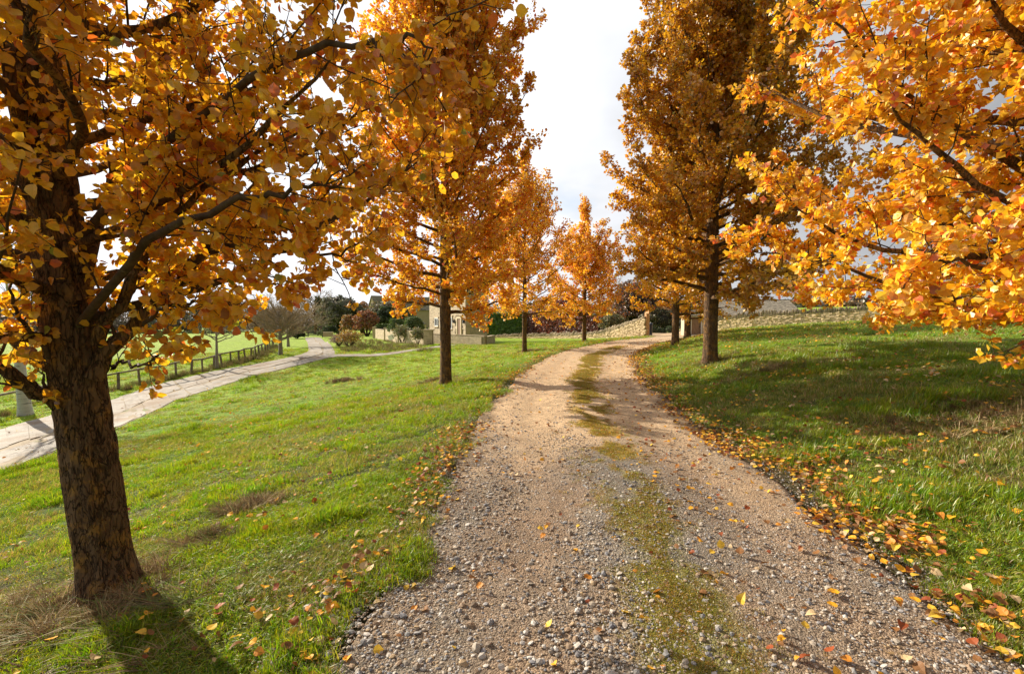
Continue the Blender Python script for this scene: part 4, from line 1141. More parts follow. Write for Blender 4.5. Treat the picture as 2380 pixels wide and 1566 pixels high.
def drystone(label, xy, zb, zt_, zc, th=0.42, course=(0.07, 0.12), length=(0.16, 0.42), cap_step=(0.085, 0.15), seed=0, maxp=300, tint=None):
    """xy plan polyline; zb / zt_ / zc = base, top of the coursed part and top of the coping along it"""
    r = np.random.default_rng(seed)
    xy = np.array(xy, float); arcw = np.concatenate([[0], np.cumsum(np.linalg.norm(np.diff(xy, axis=0), axis=1))])
    L_ = arcw[-1]
    at_ = lambda s: np.array([np.interp(s, arcw, xy[:, 0]), np.interp(s, arcw, xy[:, 1])])
    i_ = lambda s, a: float(np.interp(s, arcw, a))
    c0 = at_(L_ / 2); root = thing('dry_stone_wall', label, 'wall', (c0[0], c0[1], i_(L_ / 2, zb)))
    # dark core
    ns = max(2, int(L_ / 0.5)); ss = np.linspace(0.03, L_ - 0.03, ns)
    P = np.array([at_(s) for s in ss]); T = unit(np.gradient(P, axis=0)); Nn = np.stack([-T[:, 1], T[:, 0]], 1)
    a, b = P + Nn * (th / 2 - 0.04), P - Nn * (th / 2 - 0.04)
    bz = np.array([i_(s, zb) - 0.3 for s in ss]); tz = np.array([i_(s, zt_) - 0.02 for s in ss])
    V = np.concatenate([np.c_[a, bz], np.c_[a, tz], np.c_[b, tz], np.c_[b, bz]])
    k = np.arange(ns - 1)
    Fq = np.concatenate([np.stack([k + q * ns, k + 1 + q * ns, k + 1 + ((q + 1) % 4) * ns, k + ((q + 1) % 4) * ns], 1) for q in range(4)] + [[[0, ns, 2 * ns, 3 * ns], [ns - 1, 4 * ns - 1, 3 * ns - 1, 2 * ns - 1]]])
    m = MB(); m.add(V, Fq); m.build('core', M_joint, root, False, None)
    st = []
    zmin, zmax = min(zb) - 0.12, max(zt_)
    z = zmin
    while z < zmax:
        h = r.uniform(*course); s = r.uniform(0, 0.2)
        while s < L_:
            l = r.uniform(*length) * (1.5 if r.uniform() < 0.12 else 1)
            sm = min(s + l / 2, L_)
            if z + h * 0.5 > i_(sm, zb) - 0.1 and z + h * 0.8 < i_(sm, zt_) + h * 0.3:
                st.append((sm, z, l, h))
            s += l + r.uniform(0.004, 0.02)
        z += h + r.uniform(0.003, 0.012)
    order = sorted(range(len(st)), key=lambda q: np.hypot(*at_(st[q][0])) - st[q][3] * 60 - st[q][2] * 8)
    rest = MB()
    for q, idx in enumerate(order):
        sm, z, l, h = st[idx]
        p = at_(sm); e = at_(min(sm + 0.1, L_)) - at_(max(sm - 0.1, 0)); e = e / np.linalg.norm(e); nn_ = np.array([-e[1], e[0]])
        dd = th + r.uniform(-0.035, 0.03)
        hh = h * r.uniform(0.82, 0.98); ll = l * 0.98
        M3 = np.array([[e[0] * ll, nn_[0] * dd, 0], [e[1] * ll, nn_[1] * dd, 0], [0, 0, hh]])
        if q < maxp:
            place('stone', STONES[r.integers(0, 10)], root, M3, (p[0], p[1], z + h / 2))
        else:
            v, f = jbox(int(r.integers(0, 10)))
            rest.add(v @ M3.T + [p[0], p[1], z + h / 2], f, np.ones(3) * r.uniform(0.78, 1.2))
    if rest.n: rest.build('stones', M_stone, root, False, 'stuff')
    s = 0.04; capn = 0; restc = MB()
    while s < L_ - 0.02:
        w = r.uniform(*cap_step)
        p = at_(s + w / 2); e = at_(min(s + 0.1, L_)) - at_(max(s - 0.1, 0)); e = e / np.linalg.norm(e); nn_ = np.array([-e[1], e[0]])
        zt0 = i_(s, zt_); hc = (i_(s, zc) - zt0) * r.uniform(0.62, 1.18)
        tl = r.normal(0.14, 0.2)
        ux = np.array([e[0] * w * 0.82, e[1] * w * 0.82, 0]); uy = np.array([nn_[0], nn_[1], 0]) * (th + 0.02) * r.uniform(.9, 1.05); uz = np.array([e[0] * tl, e[1] * tl, 1.0]) * hc
        M3 = np.stack([ux, uy, uz], 1)
        if capn < 300: place('coping_stone', CAPS[r.integers(0, 8)], root, M3, (p[0], p[1], zt0 - 0.015))
        else:
            cs = cap_shape(int(r.integers(0, 8))); restc.add(np.concatenate(cs.v) @ M3.T + [p[0], p[1], zt0 - 0.015], cs.f[4][0])
        capn += 1; s += w
    if restc.n: restc.build('coping', M_coping, root, False, 'stuff')
    return root

def hp(d, px): return px * d / F
# wall on the right, climbing the bank
xy = [(18.0, 39.8), (20.0, 37.8), (22.0, 35.9), (25.0, 33.0), (28.0, 30.0), (31.5, 26.4), (35, 22.8)]
zb = [gz(*p) - 0.02 for p in xy]
zt_ = [zb[0] + 1.02, zb[1] + 0.98, zb[2] + 0.88, zb[3] + 0.80, zb[4] + 0.78, zb[5] + 0.75, zb[6] + 0.75]
zc = [a + h_ for a, h_ in zip(zt_, (.46, .45, .43, .4, .38, .36, .36))]
drystone('long dry stone wall with upright coping stones along the top of the right bank', xy, zb, zt_, zc, seed=1, course=(0.06, 0.12))
# wall on the left, ramping up to the gate post
px = [(1153, 798, 783, 777), (1220, 794, 782, 774), (1286, 790, 781, 772), (1340, 786.5, 779, 770), (1380, 784, 777, 768.5), (1397, 783, 775, 766), (1425, 783, 768, 757), (1455, 783, 756, 747), (1485, 783, 745, 737), (1499, 783, 741, 733)]
dl = np.array([61, 57, 53, 49.5, 47.4, 46.5, 45.2, 43.6, 42.2, 41.6])
xy = [tuple(pt(u, 780, d)[:2]) for (u, *_), d in zip(px, dl)]
zb = [min(float(pt(u, b, d)[2]), gz(*p)) for (u, b, t, c_), d, p in zip(px, dl, xy)]
zt_ = [float(pt(u, t, d)[2]) for (u, b, t, c_), d in zip(px, dl)]
zc = [float(pt(u, c_, d)[2]) for (u, b, t, c_), d in zip(px, dl)]
drystone('dry stone wall left of the gate post, sloping up to it, with ragged coping', xy, zb, zt_, zc, seed=2, course=(0.07, 0.12), length=(0.18, 0.45), cap_step=(0.13, 0.2))

# gate post and the open timber gate behind it
g0 = pt(1504, 783, 41.6); gzz = gz(g0[0], g0[1])
gp = thing('gate_post', 'broad new timber gate post at the end of the sloping dry stone wall', 'gate post', (g0[0], g0[1], gzz))
htop = pt(1504, 730, 41.6)[2]
mb = MB(); mb.add(box_v(g0[0], g0[1], gzz - 0.1, 0.30, 0.30, htop - gzz + 0.1, 0.1), BOXF); mb.build('post', M_cedar, gp)
mb = MB(); mb.add(box_v(g0[0], g0[1], htop + 0.002, 0.36, 0.36, 0.06, 0.1), BOXF); mb.build('cap', M_cedar, gp)
gt = thing('timber_gate', 'open timber gate of upright boards standing behind the gate post', 'gate', (g0[0] + 0.25, g0[1] + 0.2, gzz))
for k in range(9):
    y_ = g0[1] + 0.28 + k * 0.155
    mb = MB(); mb.add(box_v(g0[0] + 0.2 + k * 0.004, y_, gzz + 0.08, 0.035, 0.145, htop - gzz + 0.25 - 0.02 * k), BOXF); mb.build('board', M_cedar, gt)
for z_ in (0.4, 1.4):
    mb = MB(); mb.add(box_v(g0[0] + 0.245, g0[1] + 0.9, gzz + z_, 0.045, 1.3, 0.11), BOXF); mb.build('rail', M_cedar, gt)
b0 = pt(1512, 781, 43.5); bz = gz(b0[0], b0[1])
bn = thing('rubbish_bin', 'dark upright bin with rounded lid beside the gate opening', 'bin', (b0[0], b0[1], bz))
hs = np.array([0.0, 0.05, 0.08, 0.9, 0.98]); rr = np.array([0.20, 0.20, 0.17, 0.20, 0.20]) * 0.9
V, Fq = tubes(np.stack([np.full(5, b0[0]), np.full(5, b0[1]), bz + hs], 1), rr, 14); mb = MB(); mb.add(V, Fq); mb.build('body', M_bin, bn, False)
hs = np.array([0.98, 1.05, 1.14, 1.2, 1.22]); rr = np.array([0.21, 0.205, 0.16, 0.08, 0.005])
V, Fq = tubes(np.stack([np.full(5, b0[0]), np.full(5, b0[1]), bz + hs], 1), rr, 14); mb = MB(); mb.add(V, Fq); mb.build('lid', M_bin, bn, True)

# plank-door shed beyond the bank
def shed_door():
    d = 42.5
    a = pt(1600, 779, d); b = pt(1660, 779, d); z0 = gz(a[0], a[1]) - 0.05
    top = pt(1610, 737, d)[2]
    root = thing('garden_shed', 'small stone-roofed shed with a weathered plank door at the end of the drive', 'shed', (a[0], d, z0))
    xa, xb = pt(1606, 779, d)[0], pt(1631, 779, d)[0]
    # walls either side of the door
    mb = MB()
    mb.add(box_v((a[0] + xa) / 2, d + 0.15, z0 - 0.2, xa - a[0] - 0.004, 0.3, top - z0 + 0.35), BOXF)
    mb.add(box_v((xb + b[0]) / 2, d + 0.15, z0 - 0.2, b[0] - xb - 0.004, 0.3, top - z0 + 0.35), BOXF)
    mb.add(box_v((xa + xb) / 2, d + 0.15, top + 0.05, xb - xa, 0.29, 0.1), BOXF)
    mb.add(box_v(a[0] + 0.15, d + 1.1, z0 - 0.2, 0.3, 1.6, top - z0 + 0.35), BOXF)
    mb.add(box_v(b[0] - 0.15, d + 1.1, z0 - 0.2, 0.3, 1.6, top - z0 + 0.35), BOXF)
    mb.build('wall', M_house, root)
    w = (xb - xa - 0.1) / 5
    dr = MB(); dr.add(box_v((xa + xb) / 2, d + 0.16, z0 + 0.03, xb - xa - 0.1, 0.04, top - z0 - 0.02), BOXF); dd = dr.build('door', M_door, root)
    for k in range(5):
        m = MB(); m.add(box_v(xa + 0.05 + w * (k + .5), d + 0.125, z0 + 0.04, w * 0.95, 0.03, top - z0 - 0.05), BOXF); o = m.build('plank', M_door, None)
        o.parent = dd
        o.location = -np.array(root.location) if False else (0, 0, 0)
        for vtx in o.data.vertices: vtx.co = vtx.co - Vector(root.location)
    m = MB(); m.add(box_v(xb - 0.18, d + 0.09, z0 + 0.85, 0.07, 0.05, 0.1), BOXF); o = m.build('handle', M_iron, root)
    fr = MB()
    for x_ in (xa + 0.02, xb - 0.02): fr.add(box_v(x_, d + 0.08, z0, 0.06, 0.1, top - z0 + 0.04), BOXF)
    fr.add(box_v((xa + xb) / 2, d + 0.085, top + 0.0, xb - xa + 0.1, 0.12, 0.06), BOXF)
    fr.add(box_v((xa + xb) / 2 - 0.1, d + 0.08, z0 + 0.1, (xb - xa) * 0.7, 0.02, 0.05), BOXF)
    fr.build('door_frame', M_white, root)
    stone_roof(root, (a[0] - 0.2, d - 0.22, top + 0.13), (b[0] + 0.2, d - 0.22, top + 0.13), (a[0] - 0.2, d + .95, top + .75), (b[0] + 0.2, d + .95, top + .75), 7, 18)
    stone_roof(root, (b[0] + 0.2, d + 2.1, top + 0.13), (a[0] - 0.2, d + 2.1, top + 0.13), (b[0] + 0.2, d + .96, top + .75), (a[0] - 0.2, d + .96, top + .75), 7, 18)
def stone_roof(parent, e0, e1, r0, r1, rows, cols, kind='stuff', name='roof'):
    """overlapping rows of stone tiles between an eave (e0-e1) and a ridge (r0-r1)"""
    e0, e1, r0, r1 = map(lambda q: np.array(q, float), (e0, e1, r0, r1))
    nrm = unit(np.cross(e1 - e0, r0 - e0)); nrm = nrm if nrm[2] > 0 else -nrm
    mb = MB()
    mb.add([e0, e1, r1, r0, e0 - nrm * 0.06, e1 - nrm * 0.06, r1 - nrm * 0.06, r0 - nrm * 0.06], [[0, 1, 2, 3], [7, 6, 5, 4], [0, 4, 5, 1], [1, 5, 6, 2], [2, 6, 7, 3], [3, 7, 4, 0]], (0.75, 0.75, 0.75))
    for j in range(rows):
        v0, v1 = j / rows, min((j + 1.35) / rows, 1.0)
        u = 0.0; shift = rng.uniform(0, 0.5 / cols)
        u = -shift
        while u < 1:
            w = rng.uniform(0.7, 1.3) / cols; ua, ub = max(u, 0), min(u + w * 0.96, 1); u += w
            if ub - ua < 0.1 / cols: continue
            def q(a, b, lift): return (e0 * (1 - a) + e1 * a) * (1 - b) + (r0 * (1 - a) + r1 * a) * b + nrm * lift
            l0 = 0.035 + rng.uniform(-.006, .008); dv = rng.uniform(-0.08, 0.08) / rows
            V = [q(ua, v0 + dv, l0 - 0.022), q(ub, v0 + dv, l0 - 0.022), q(ub, v1, 0.004), q(ua, v1, 0.004), q(ua, v0 + dv, l0), q(ub, v0 + dv, l0), q(ub, v1, 0.016), q(ua, v1, 0.016)]
            mb.add(V, BOXF, np.ones(3) * rng.uniform(0.7, 1.25))
    return mb.build(name, M_slate, parent, False)
shed_door()

# barn behind the right wall
def barn():
    d0, d1 = 44.0, 50.0
    eL, eR = pt(1672, 733, d0), pt(1803, 733, d0)
    rz_ = pt(1720, 699, d1)[2]; ez = eL[2]
    rL, rR = pt(1680, 700, d1), pt(1812, 700, d1)
    z0 = gz(eL[0], d0) - 0.6
    root = thing('stone_barn', 'low barn with stone-tiled roof and grey boarded gable behind the right wall', 'barn', ((eL[0] + eR[0]) / 2, d1, z0))
    x0, x1 = eL[0], rR[0] - 0.1
    mb = MB(); mb.add(box_v((x0 + x1) / 2, (d0 + 0.3 + 2 * d1 - d0 - 0.3) / 2, z0, x1 - x0 - 0.1, 2 * (d1 - d0) - 0.6, ez - z0 - 0.02), BOXF); mb.build('wall', M_house, root)
    stone_roof(root, (x0 - .1, d0, ez), (x1 + .15, d0, ez), (x0 - .1, d1, rz_), (x1 + .15, d1, rz_), 22, 46)
    stone_roof(root, (x1 + .15, 2 * d1 - d0, ez), (x0 - .1, 2 * d1 - d0, ez), (x1 + .15, d1 + .01, rz_), (x0 - .1, d1 + .01, rz_), 12, 30)
    # boarded gable facing right
    nb = 7
    for k in range(nb):
        t0, t1 = k / nb, (k + 1) / nb
        za, zb2 = ez + (rz_ - ez) * t0, ez + (rz_ - ez) * t1 - 0.015
        hw0, hw1_ = (d1 - d0) * (1 - t0), (d1 - d0) * (1 - t1)
        V = [(x1 + .02, d1 - hw0, za), (x1 + .02, d1 + hw0, za), (x1 - .02, d1 + hw1_, zb2), (x1 - .02, d1 - hw1_, zb2)]
        V = V + [(x + .035, y, z) for x, y, z in V]
        m = MB(); m.add(V, [[0, 3, 2, 1], [4, 5, 6, 7], [0, 1, 5, 4], [1, 2, 6, 5], [2, 3, 7, 6], [3, 0, 4, 7]]); m.build('weatherboard', M_board, root)
    m = MB(); m.add(box_v(x1 + 0.12, d1 - 1.2, ez + 0.35, 0.16, 0.16, 0.2), BOXF); m.build('lamp', M_iron, root)
    m = MB()
    for k in range(24):
        xx_ = x0 + (x1 - x0) * (k + .5) / 24
        m.add(box_v(xx_, d1, rz_ - 0.02, (x1 - x0) / 24 * 0.96, 0.26, 0.09), BOXF, np.ones(3) * rng.uniform(.8, 1.2))
    m.build('ridge', M_slate, root)
    root.rotation_euler.z = -0.32
barn()

# ------------------------------------------------------------------ house on the left
def on_face(c0, dirv, u):
    """distance along a facade (plan corner c0, unit dirv) that shows at image column u"""
    k = (u - CU) / F
    return (k * c0[1] - c0[0]) / (dirv[0] - k * dirv[1])
def coursed(mb, p0, dirv, n_out, L_, z0, z1, holes=(), ch=0.16, bl=(0.25, 0.6)):
    """thin proud stone blocks over a wall face, leaving the openings free"""
    z = z0
    while z < z1 - 0.02:
        h = min(ch * rng.uniform(0.75, 1.2), z1 - z); s = 0.0
        while s < L_ - 0.01:
            l = min(rng.uniform(*bl), L_ - s)
            if not any(s + l > a - 0.02 and s < b + 0.02 and z + h > c_ - 0.02 and z < e + 0.02 for a, b, c_, e in holes):
                q = np.array([*(np.array(p0) + dirv * (s + l / 2) + n_out * 0.004), z])
                t_ = 0.03 + rng.uniform(0, 0.012)
                v = np.array([[-.5, 0, 0], [.5, 0, 0], [.5, 1, 0], [-.5, 1, 0], [-.5, 0, 1], [.5, 0, 1], [.5, 1, 1], [-.5, 1, 1]]) * [l - 0.012, t_, h - 0.012]
                W = q + v[:, :1] * np.array([*dirv, 0]) + v[:, 1:2] * np.array([*n_out, 0]) + v[:, 2:] * np.array([0, 0, 1.0])
                mb.add(W, BOXF, np.array([1, .98, .94]) * rng.uniform(0.82, 1.12) * (1.0 if rng.uniform() > .1 else .8))
            s += l
        z += h
def house():
    c0 = pt(1083, 790, 46.0)[:2]
    dl_ = unit(np.array([-0.5, 0.87])); nl = np.array([-0.87, -0.5]); dr_ = unit(np.array([0.87, 0.5])); nr = np.array([0.5, -0.87])
    z0 = -1.3; ze = 4.1; zr = 6.9
    LL = on_face(c0, dl_, 999); LR = 2.45
    root = thing('stone_house', 'honey-coloured stone house with tall windows behind the low garden wall', 'house', (c0[0], c0[1], z0))
    A = c0; Bc = c0 + dl_ * LL; Cc = c0 + dr_ * LR; Dc = Bc + dr_ * LR
    mid0 = (A + Cc) / 2; mid1 = (Bc + Dc) / 2
    mb = MB()
    mb.add([(*A, z0), (*Cc, z0), (*Dc, z0), (*Bc, z0), (*A, ze), (*Cc, ze), (*Dc, ze), (*Bc, ze)], BOXF, (.5, .47, .42))
    mb.add([(*A, ze), (*Cc, ze), (*mid0, zr), (*Bc, ze), (*Dc, ze), (*mid1, zr)], [[0, 1, 2], [5, 4, 3]], (.8, .78, .74))
    holes = []
    def win(u0, u1, v0, v1, d_s=0.0):
        a, b = sorted((on_face(c0, dl_, u0), on_face(c0, dl_, u1)))
        dd = (c0 + dl_ * (a + b) / 2)[1]
        return a, b, pt(1040, v1, dd)[2], pt(1040, v0, dd)[2]
    wins = [win(1038, 1051, 737, 764), win(1011, 1019, 739, 758)]
    wins += [(a, b, z + 2.55, e + 2.2) for a, b, z, e in wins]
    door_ = win(1063, 1074, 736, 778)
    holes = wins + [door_]
    fm = MB(); coursed(fm, A, dl_, nl, LL, z0, ze, holes); coursed(fm, A, dr_, nr, LR, z0, ze, ())
    w_ = mb.build('wall', M_house, root)
    fm.build('masonry', M_house, root, False, 'stuff')
    def face(a, b, z_a, z_b, off, t_):
        p, q = A + dl_ * a, A + dl_ * b
        o_ = nl * off; i_ = nl * (off + t_)
        return [(*(q + o_), z_a), (*(p + o_), z_a), (*(p + i_), z_a), (*(q + i_), z_a), (*(q + o_), z_b), (*(p + o_), z_b), (*(p + i_), z_b), (*(q + i_), z_b)]
    for a, b, z_a, z_b in wins:
        fr = MB()
        t_ = 0.09
        for s0, s1, y0, y1 in ((a, a + t_, z_a, z_b), (b - t_, b, z_a, z_b), (a + t_, b - t_, z_a, z_a + t_), (a + t_, b - t_, z_b - t_, z_b), ((a + b) / 2 - .04, (a + b) / 2 + .04, z_a + t_, z_b - t_)):
            fr.add(face(s0, s1, y0, y1, 0.005, 0.06), BOXF)
        f_ = fr.build('window', M_white, root)
        m = MB(); m.add(face(a + t_, b - t_, z_a + t_, z_b - t_, 0.003, 0.015), BOXF); o = m.build('pane', M_glass, root)
        m = MB(); m.add(face(a - .1, b + .1, z_a - .12, z_a, 0.0, 0.14), BOXF, (1.15, 1.12, 1.05)); m.build('sill', M_house, root)
        m = MB(); m.add(face(a - .1, b + .1, z_b, z_b + .22, 0.0, 0.07), BOXF, (1.15, 1.12, 1.05)); m.build('lintel', M_house, root)
    a, b, z_a, z_b = door_
    m = MB(); m.add(face(a + .2, b - .2, z_a, z_b - .2, 0.0, 0.05), BOXF); m.build('door', M_door, root)
    m = MB()
    for s0, s1, y0, y1 in ((a, a + .2, z_a, z_b), (b - .2, b, z_a, z_b), (a + .2, b - .2, z_b - .2, z_b)): m.add(face(s0, s1, y0, y1, 0.0, .12), BOXF, (1.2, 1.18, 1.12))
    m.build('door_surround', M_house, root)
    for u in (1057, 1080):
        s = on_face(c0, dl_, u); z_ = pt(1060, 750, 50)[2]
        m = MB(); m.add(face(s - .09, s + .09, z_, z_ + .3, 0.05, .18), BOXF); m.add(face(s - .03, s + .03, z_ + .3, z_ + .42, 0.05, .08), BOXF); m.build('wall_lantern', M_iron, root)
    up = np.array([0, 0, 1.0])
    def roofp(P0, P1, m0, m1):
        o0 = unit(np.array([*(P0 - m0), ze - zr])) * 0.25
        ex = np.array([*(unit(P1 - P0)), 0]) * 0.2
        stone_roof(root, np.array([*P0, ze]) + o0 - ex, np.array([*P1, ze]) + o0 + ex, np.array([*m0, zr]) - ex, np.array([*m1, zr]) + ex, 16, 30)
    roofp(A, Bc, mid0, mid1); roofp(Dc, Cc, mid1 + 0.01 * dr_, mid0 + 0.01 * dr_)
    ch = mid1 * 0.85 + mid0 * 0.15
    m = MB(); m.add(box_v(ch[0], ch[1], zr - 0.7, 0.7, 0.7, 1.6, 0.5), BOXF, (.9, .88, .84)); m.add(box_v(ch[0], ch[1], zr + 0.9, 0.82, 0.82, 0.12, 0.5), BOXF); m.build('chimney', M_house, root)
house()

# garden walls: fine coursed masonry with a flat capping
def garden_wall(label, pts, cap=0.05, th=0.3, blocks=(0.15, 0.4), ch=0.11, name='garden_wall'):
    """pts: (x, y, zbase, ztop)"""
    c_ = pts[len(pts) // 2]
    root = thing(name, label, 'wall', (c_[0], c_[1], c_[2]))
    core, st, cp = MB(), MB(), MB()
    for (x0, y0, b0_, t0_), (x1, y1, b1_, t1_) in zip(pts[:-1], pts[1:]):
        d = unit(np.array([x1 - x0, y1 - y0])); n = np.array([d[1], -d[0]]); L_ = math.hypot(x1 - x0, y1 - y0)
        n = n if n[1] < 0 else -n
        zb_, zt2 = min(b0_, b1_) - 0.25, (t0_ + t1_) / 2
        P = [np.array([x0, y0]), np.array([x1, y1]), np.array([x1, y1]) - n * th, np.array([x0, y0]) - n * th]
        if np.cross(P[1] - P[0], P[2] - P[0]) < 0: P = [P[1], P[0], P[3], P[2]]
        core.add([(*p, zb_) for p in P] + [(*p, zt2) for p in P], BOXF, (.5, .48, .42))
        coursed(st, (x0, y0), d, n, L_, zb_, zt2, (), ch, blocks)
        Q = [P[0] - 0, P[1], P[2], P[3]]
        cen = sum(Q) / 4
        nq = max(1, int(L_ / 0.7))
        for k in range(nq):
            a = k / nq; b = (k + 1) / nq - 0.01
            f0, f1 = np.array([x0, y0]) + (np.array([x1, y1]) - [x0, y0]) * a + n * 0.07, np.array([x0, y0]) + (np.array([x1, y1]) - [x0, y0]) * b + n * 0.07
            V = quad_box(f0, f1, th + 0.14, zt2 + 0.002, zt2 + cap, 1 if np.cross(d, -n) > 0 else -1)
            m = MB(); m.add(V, BOXF, (0.75, .72, .66)); m.build('capping_slab', M_house, root)
    core.build('wall', M_house, root); st.build('masonry', M_house, root, False, 'stuff')
    return root
def gw(u, v0, v1, d): p = pt(u, v0, d); return (p[0], p[1], min(p[2], gz(p[0], p[1])), pt(u, v1, d)[2])
garden_wall('low pale garden wall in front of the stone house', [gw(1008, 803, 777, 45.5), gw(1062, 801, 778.5, 42.5), gw(1126, 800, 781, 39.6)])
garden_wall('short return of the garden wall beside the dry stone wall', [gw(1126.5, 800, 781, 39.6), gw(1150, 797, 783, 43.5)])
pw = [gw(872, 784, 765, 66), gw(896, 788, 767, 59), gw(930, 796, 769, 49.5), gw(988, 801, 771, 41.5)]
garden_wall('low garden wall with pillars and climbing roses running up to the square pier', pw, ch=0.14)
def pillar(label, u, w_px, v0, v1, d, name='wall_pillar'):
    p = pt(u, v0, d); w = hp(d, w_px); zb_ = min(p[2], gz(p[0], p[1])); h = pt(u, v1, d)[2]
    root = thing(name, label, 'pillar', (p[0], p[1], zb_))
    core, st = MB(), MB()
    a = 0.25; core.add(box_v(p[0], p[1] + w / 2, zb_ - .2, w, w, h - zb_ + .2, 0), BOXF, (.6, .56, .5)); core.build('shaft', M_house, root)
    coursed(st, (p[0] - w / 2, p[1]), np.array([1.0, 0]), np.array([0, -1.0]), w, zb_ - .1, h, (), 0.15, (w * .3, w * .7))
    coursed(st, (p[0] - w / 2 - .001, p[1] + w), np.array([0, -1.0]), np.array([-1.0, 0]), w, zb_ - .1, h, (), 0.15, (w * .3, w * .7))
    st.build('masonry', M_house, root, False, 'stuff')
    m = MB(); m.add(box_v(p[0], p[1] + w / 2, h + .002, w + .16, w + .16, .09, 0), BOXF, (.9, .87, .8)); m.build('capping', M_house, root)
pillar('far slim stone pillar at the left end of the garden wall', 869.5, 6, 784, 761, 66)
pillar('slim stone pillar in the garden wall, second from the left end', 896, 6, 788, 763, 59)
pillar('slim stone pillar half hidden by climbing roses', 927, 5, 797, 766, 50)
pillar('thick square stone pier left of the nearest verge trunk, beside the roses', 995, 19, 803, 768, 40.2, 'stone_pier')

# small slate-roofed outbuilding and distant church gable
def small_house(label, name, u0, u1, v_base, v_eave, v_ridge, d, depth, cat, roofmat=M_slate, wallcol=(1.1, 1.05, 1.0), ridge_dir='y'):
    a, b = pt(u0, v_base, d), pt(u1, v_base, d); z0 = a[2] - 0.3; ze = pt(u0, v_eave, d)[2]; zr = pt(u0, v_ridge, d)[2]
    root = thing(name, label, cat, ((a[0] + b[0]) / 2, d, z0))
    xm = (a[0] + b[0]) / 2
    mb = MB()
    mb.add([(a[0], d, z0), (b[0], d, z0), (b[0], d + depth, z0), (a[0], d + depth, z0), (a[0], d, ze), (b[0], d, ze), (b[0], d + depth, ze), (a[0], d + depth, ze)], BOXF, wallcol)
    mb.add([(a[0], d, ze), (b[0], d, ze), (xm, d, zr), (a[0], d + depth, ze), (b[0], d + depth, ze), (xm, d + depth, zr)], [[0, 1, 2], [5, 4, 3]], wallcol)
    mb.build('wall', M_house, root)
    k = (b[0] - a[0]) * 0.06
    stone_roof(root, (a[0] - k, d - k, ze - k), (a[0] - k, d + depth, ze - k), (xm, d - k, zr + .03), (xm, d + depth, zr + .03), 12, 14)
    stone_roof(root, (b[0] + k, d + depth, ze - k), (b[0] + k, d - k, ze - k), (xm + .01, d + depth, zr + .03), (xm + .01, d - k, zr + .03), 12, 14)
    m = MB(); w = (b[0] - a[0]) * 0.13; m.add(box_v(xm, d - 0.03, z0 + (ze - z0) * .45, w, 0.08, (ze - z0) * .4), BOXF); m.build('window', M_glass, root)
    root.rotation_euler.z = -0.9 if d > 100 else -0.3
    return root
small_house('little pale stone outbuilding with slate roof between two clipped round shrubs', 'garden_outbuilding', 939, 972, 772, 752, 743, 62, 2.4, 'outbuilding')
small_house('distant stone church gable with dark slate roof rising above the trees', 'church', 843, 889, 760, 718, 687, 130, 26, 'church')

# ------------------------------------------------------------------ bare trees, shrubs, hedges
def bare_tree(label, base, H, clear, spread, tr, seed, bark=M_bark_pale, twig=M_baretwig, n=16, up=0.9, n2=8, n3=7, group=None, tw_r=0.006, name='bare_tree', tipcol=None):
    r = np.random.default_rng(seed); base = np.array(base, float)
    root = thing(name, label, 'tree', base, group)
    hs = np.linspace(-0.1, H * 0.72, 16)
    TP = np.stack([base[0] + 0.03 * H / 4 * np.sin(hs + seed), base[1] + 0.03 * np.cos(hs * 1.2), base[2] + hs], 1)
    TR = tr * (1 - np.clip(hs / H, 0, 1)) ** 1.1 * (1 + .25 * np.exp(-np.maximum(hs, 0) / .1))
    V, Fq = tubes(TP, TR, 10); mb = MB(); mb.add(V, Fq); mb.build('trunk', bark, root, True)
    P1, R1, P2, R2, P3, R3 = [], [], [], [], [], []
    for k in range(n):
        h = clear + (H * 0.68 - clear) * (k / n) ** 1.1
        az = k * 2.4 + r.uniform(-.5, .5); d = np.array([math.cos(az), math.sin(az), 0])
        reach = spread * r.uniform(.75, 1.08) * np.interp(k / n, [0, .4, 1], [1, .95, .45])
        rise = (H - h) * r.uniform(.45, .95) * up * np.interp(k / n, [0, 1], [.55, 1])
        a = np.array([np.interp(h, hs, TP[:, q]) for q in range(3)])
        Q = spline([a, a + d * reach * .4 + [0, 0, rise * .3], a + d * reach * .8 + [0, 0, rise * .72], a + d * reach + [0, 0, rise]], 9)
        Q[1:] += r.normal(0, .02 * H / 4, (8, 3)); P1.append(Q); R1.append(tr * .26 * (1 - np.linspace(0, 1, 9)) ** .9 + tw_r)
        for s in range(n2):
            f = r.uniform(.2, 1); i = int(f * 8); p = Q[min(i, 8)]
            dd = unit(unit(Q[-1] - Q[0]) * .8 + unit(r.normal(size=3)) * .7 + [0, 0, .25]); l = reach * r.uniform(.3, .6)
            W = np.array([p + dd * l * t + np.array([0, 0, .15 * l * t * t]) for t in np.linspace(0, 1, 4)]); W[1:] += r.normal(0, .02, (3, 3))
            P2.append(W); R2.append(np.linspace(tw_r * 1.6, tw_r * .7, 4))
            for w in range(n3):
                q = W[r.integers(1, 4)]; d3 = unit(dd * .7 + unit(r.normal(size=3)) * .8); e = q + d3 * l * r.uniform(.3, .7)
                P3.append([q, (q + e) / 2 + r.normal(0, .02, 3), e]); R3.append([tw_r * .8, tw_r * .6, tw_r * .35])
    mb = MB(); mb.add(*tubes(np.array(P1), np.array(R1), 5)); mb.build('branches', bark, root, True)
    mb = MB(); mb.add(*tubes(np.array(P2), np.array(R2), 3)); mb.add(*tubes(np.array(P3), np.array(R3), 3)); mb.build('twigs', twig, root, True, 'stuff')
    return root
LG = 'young trees along the farm lane fence'
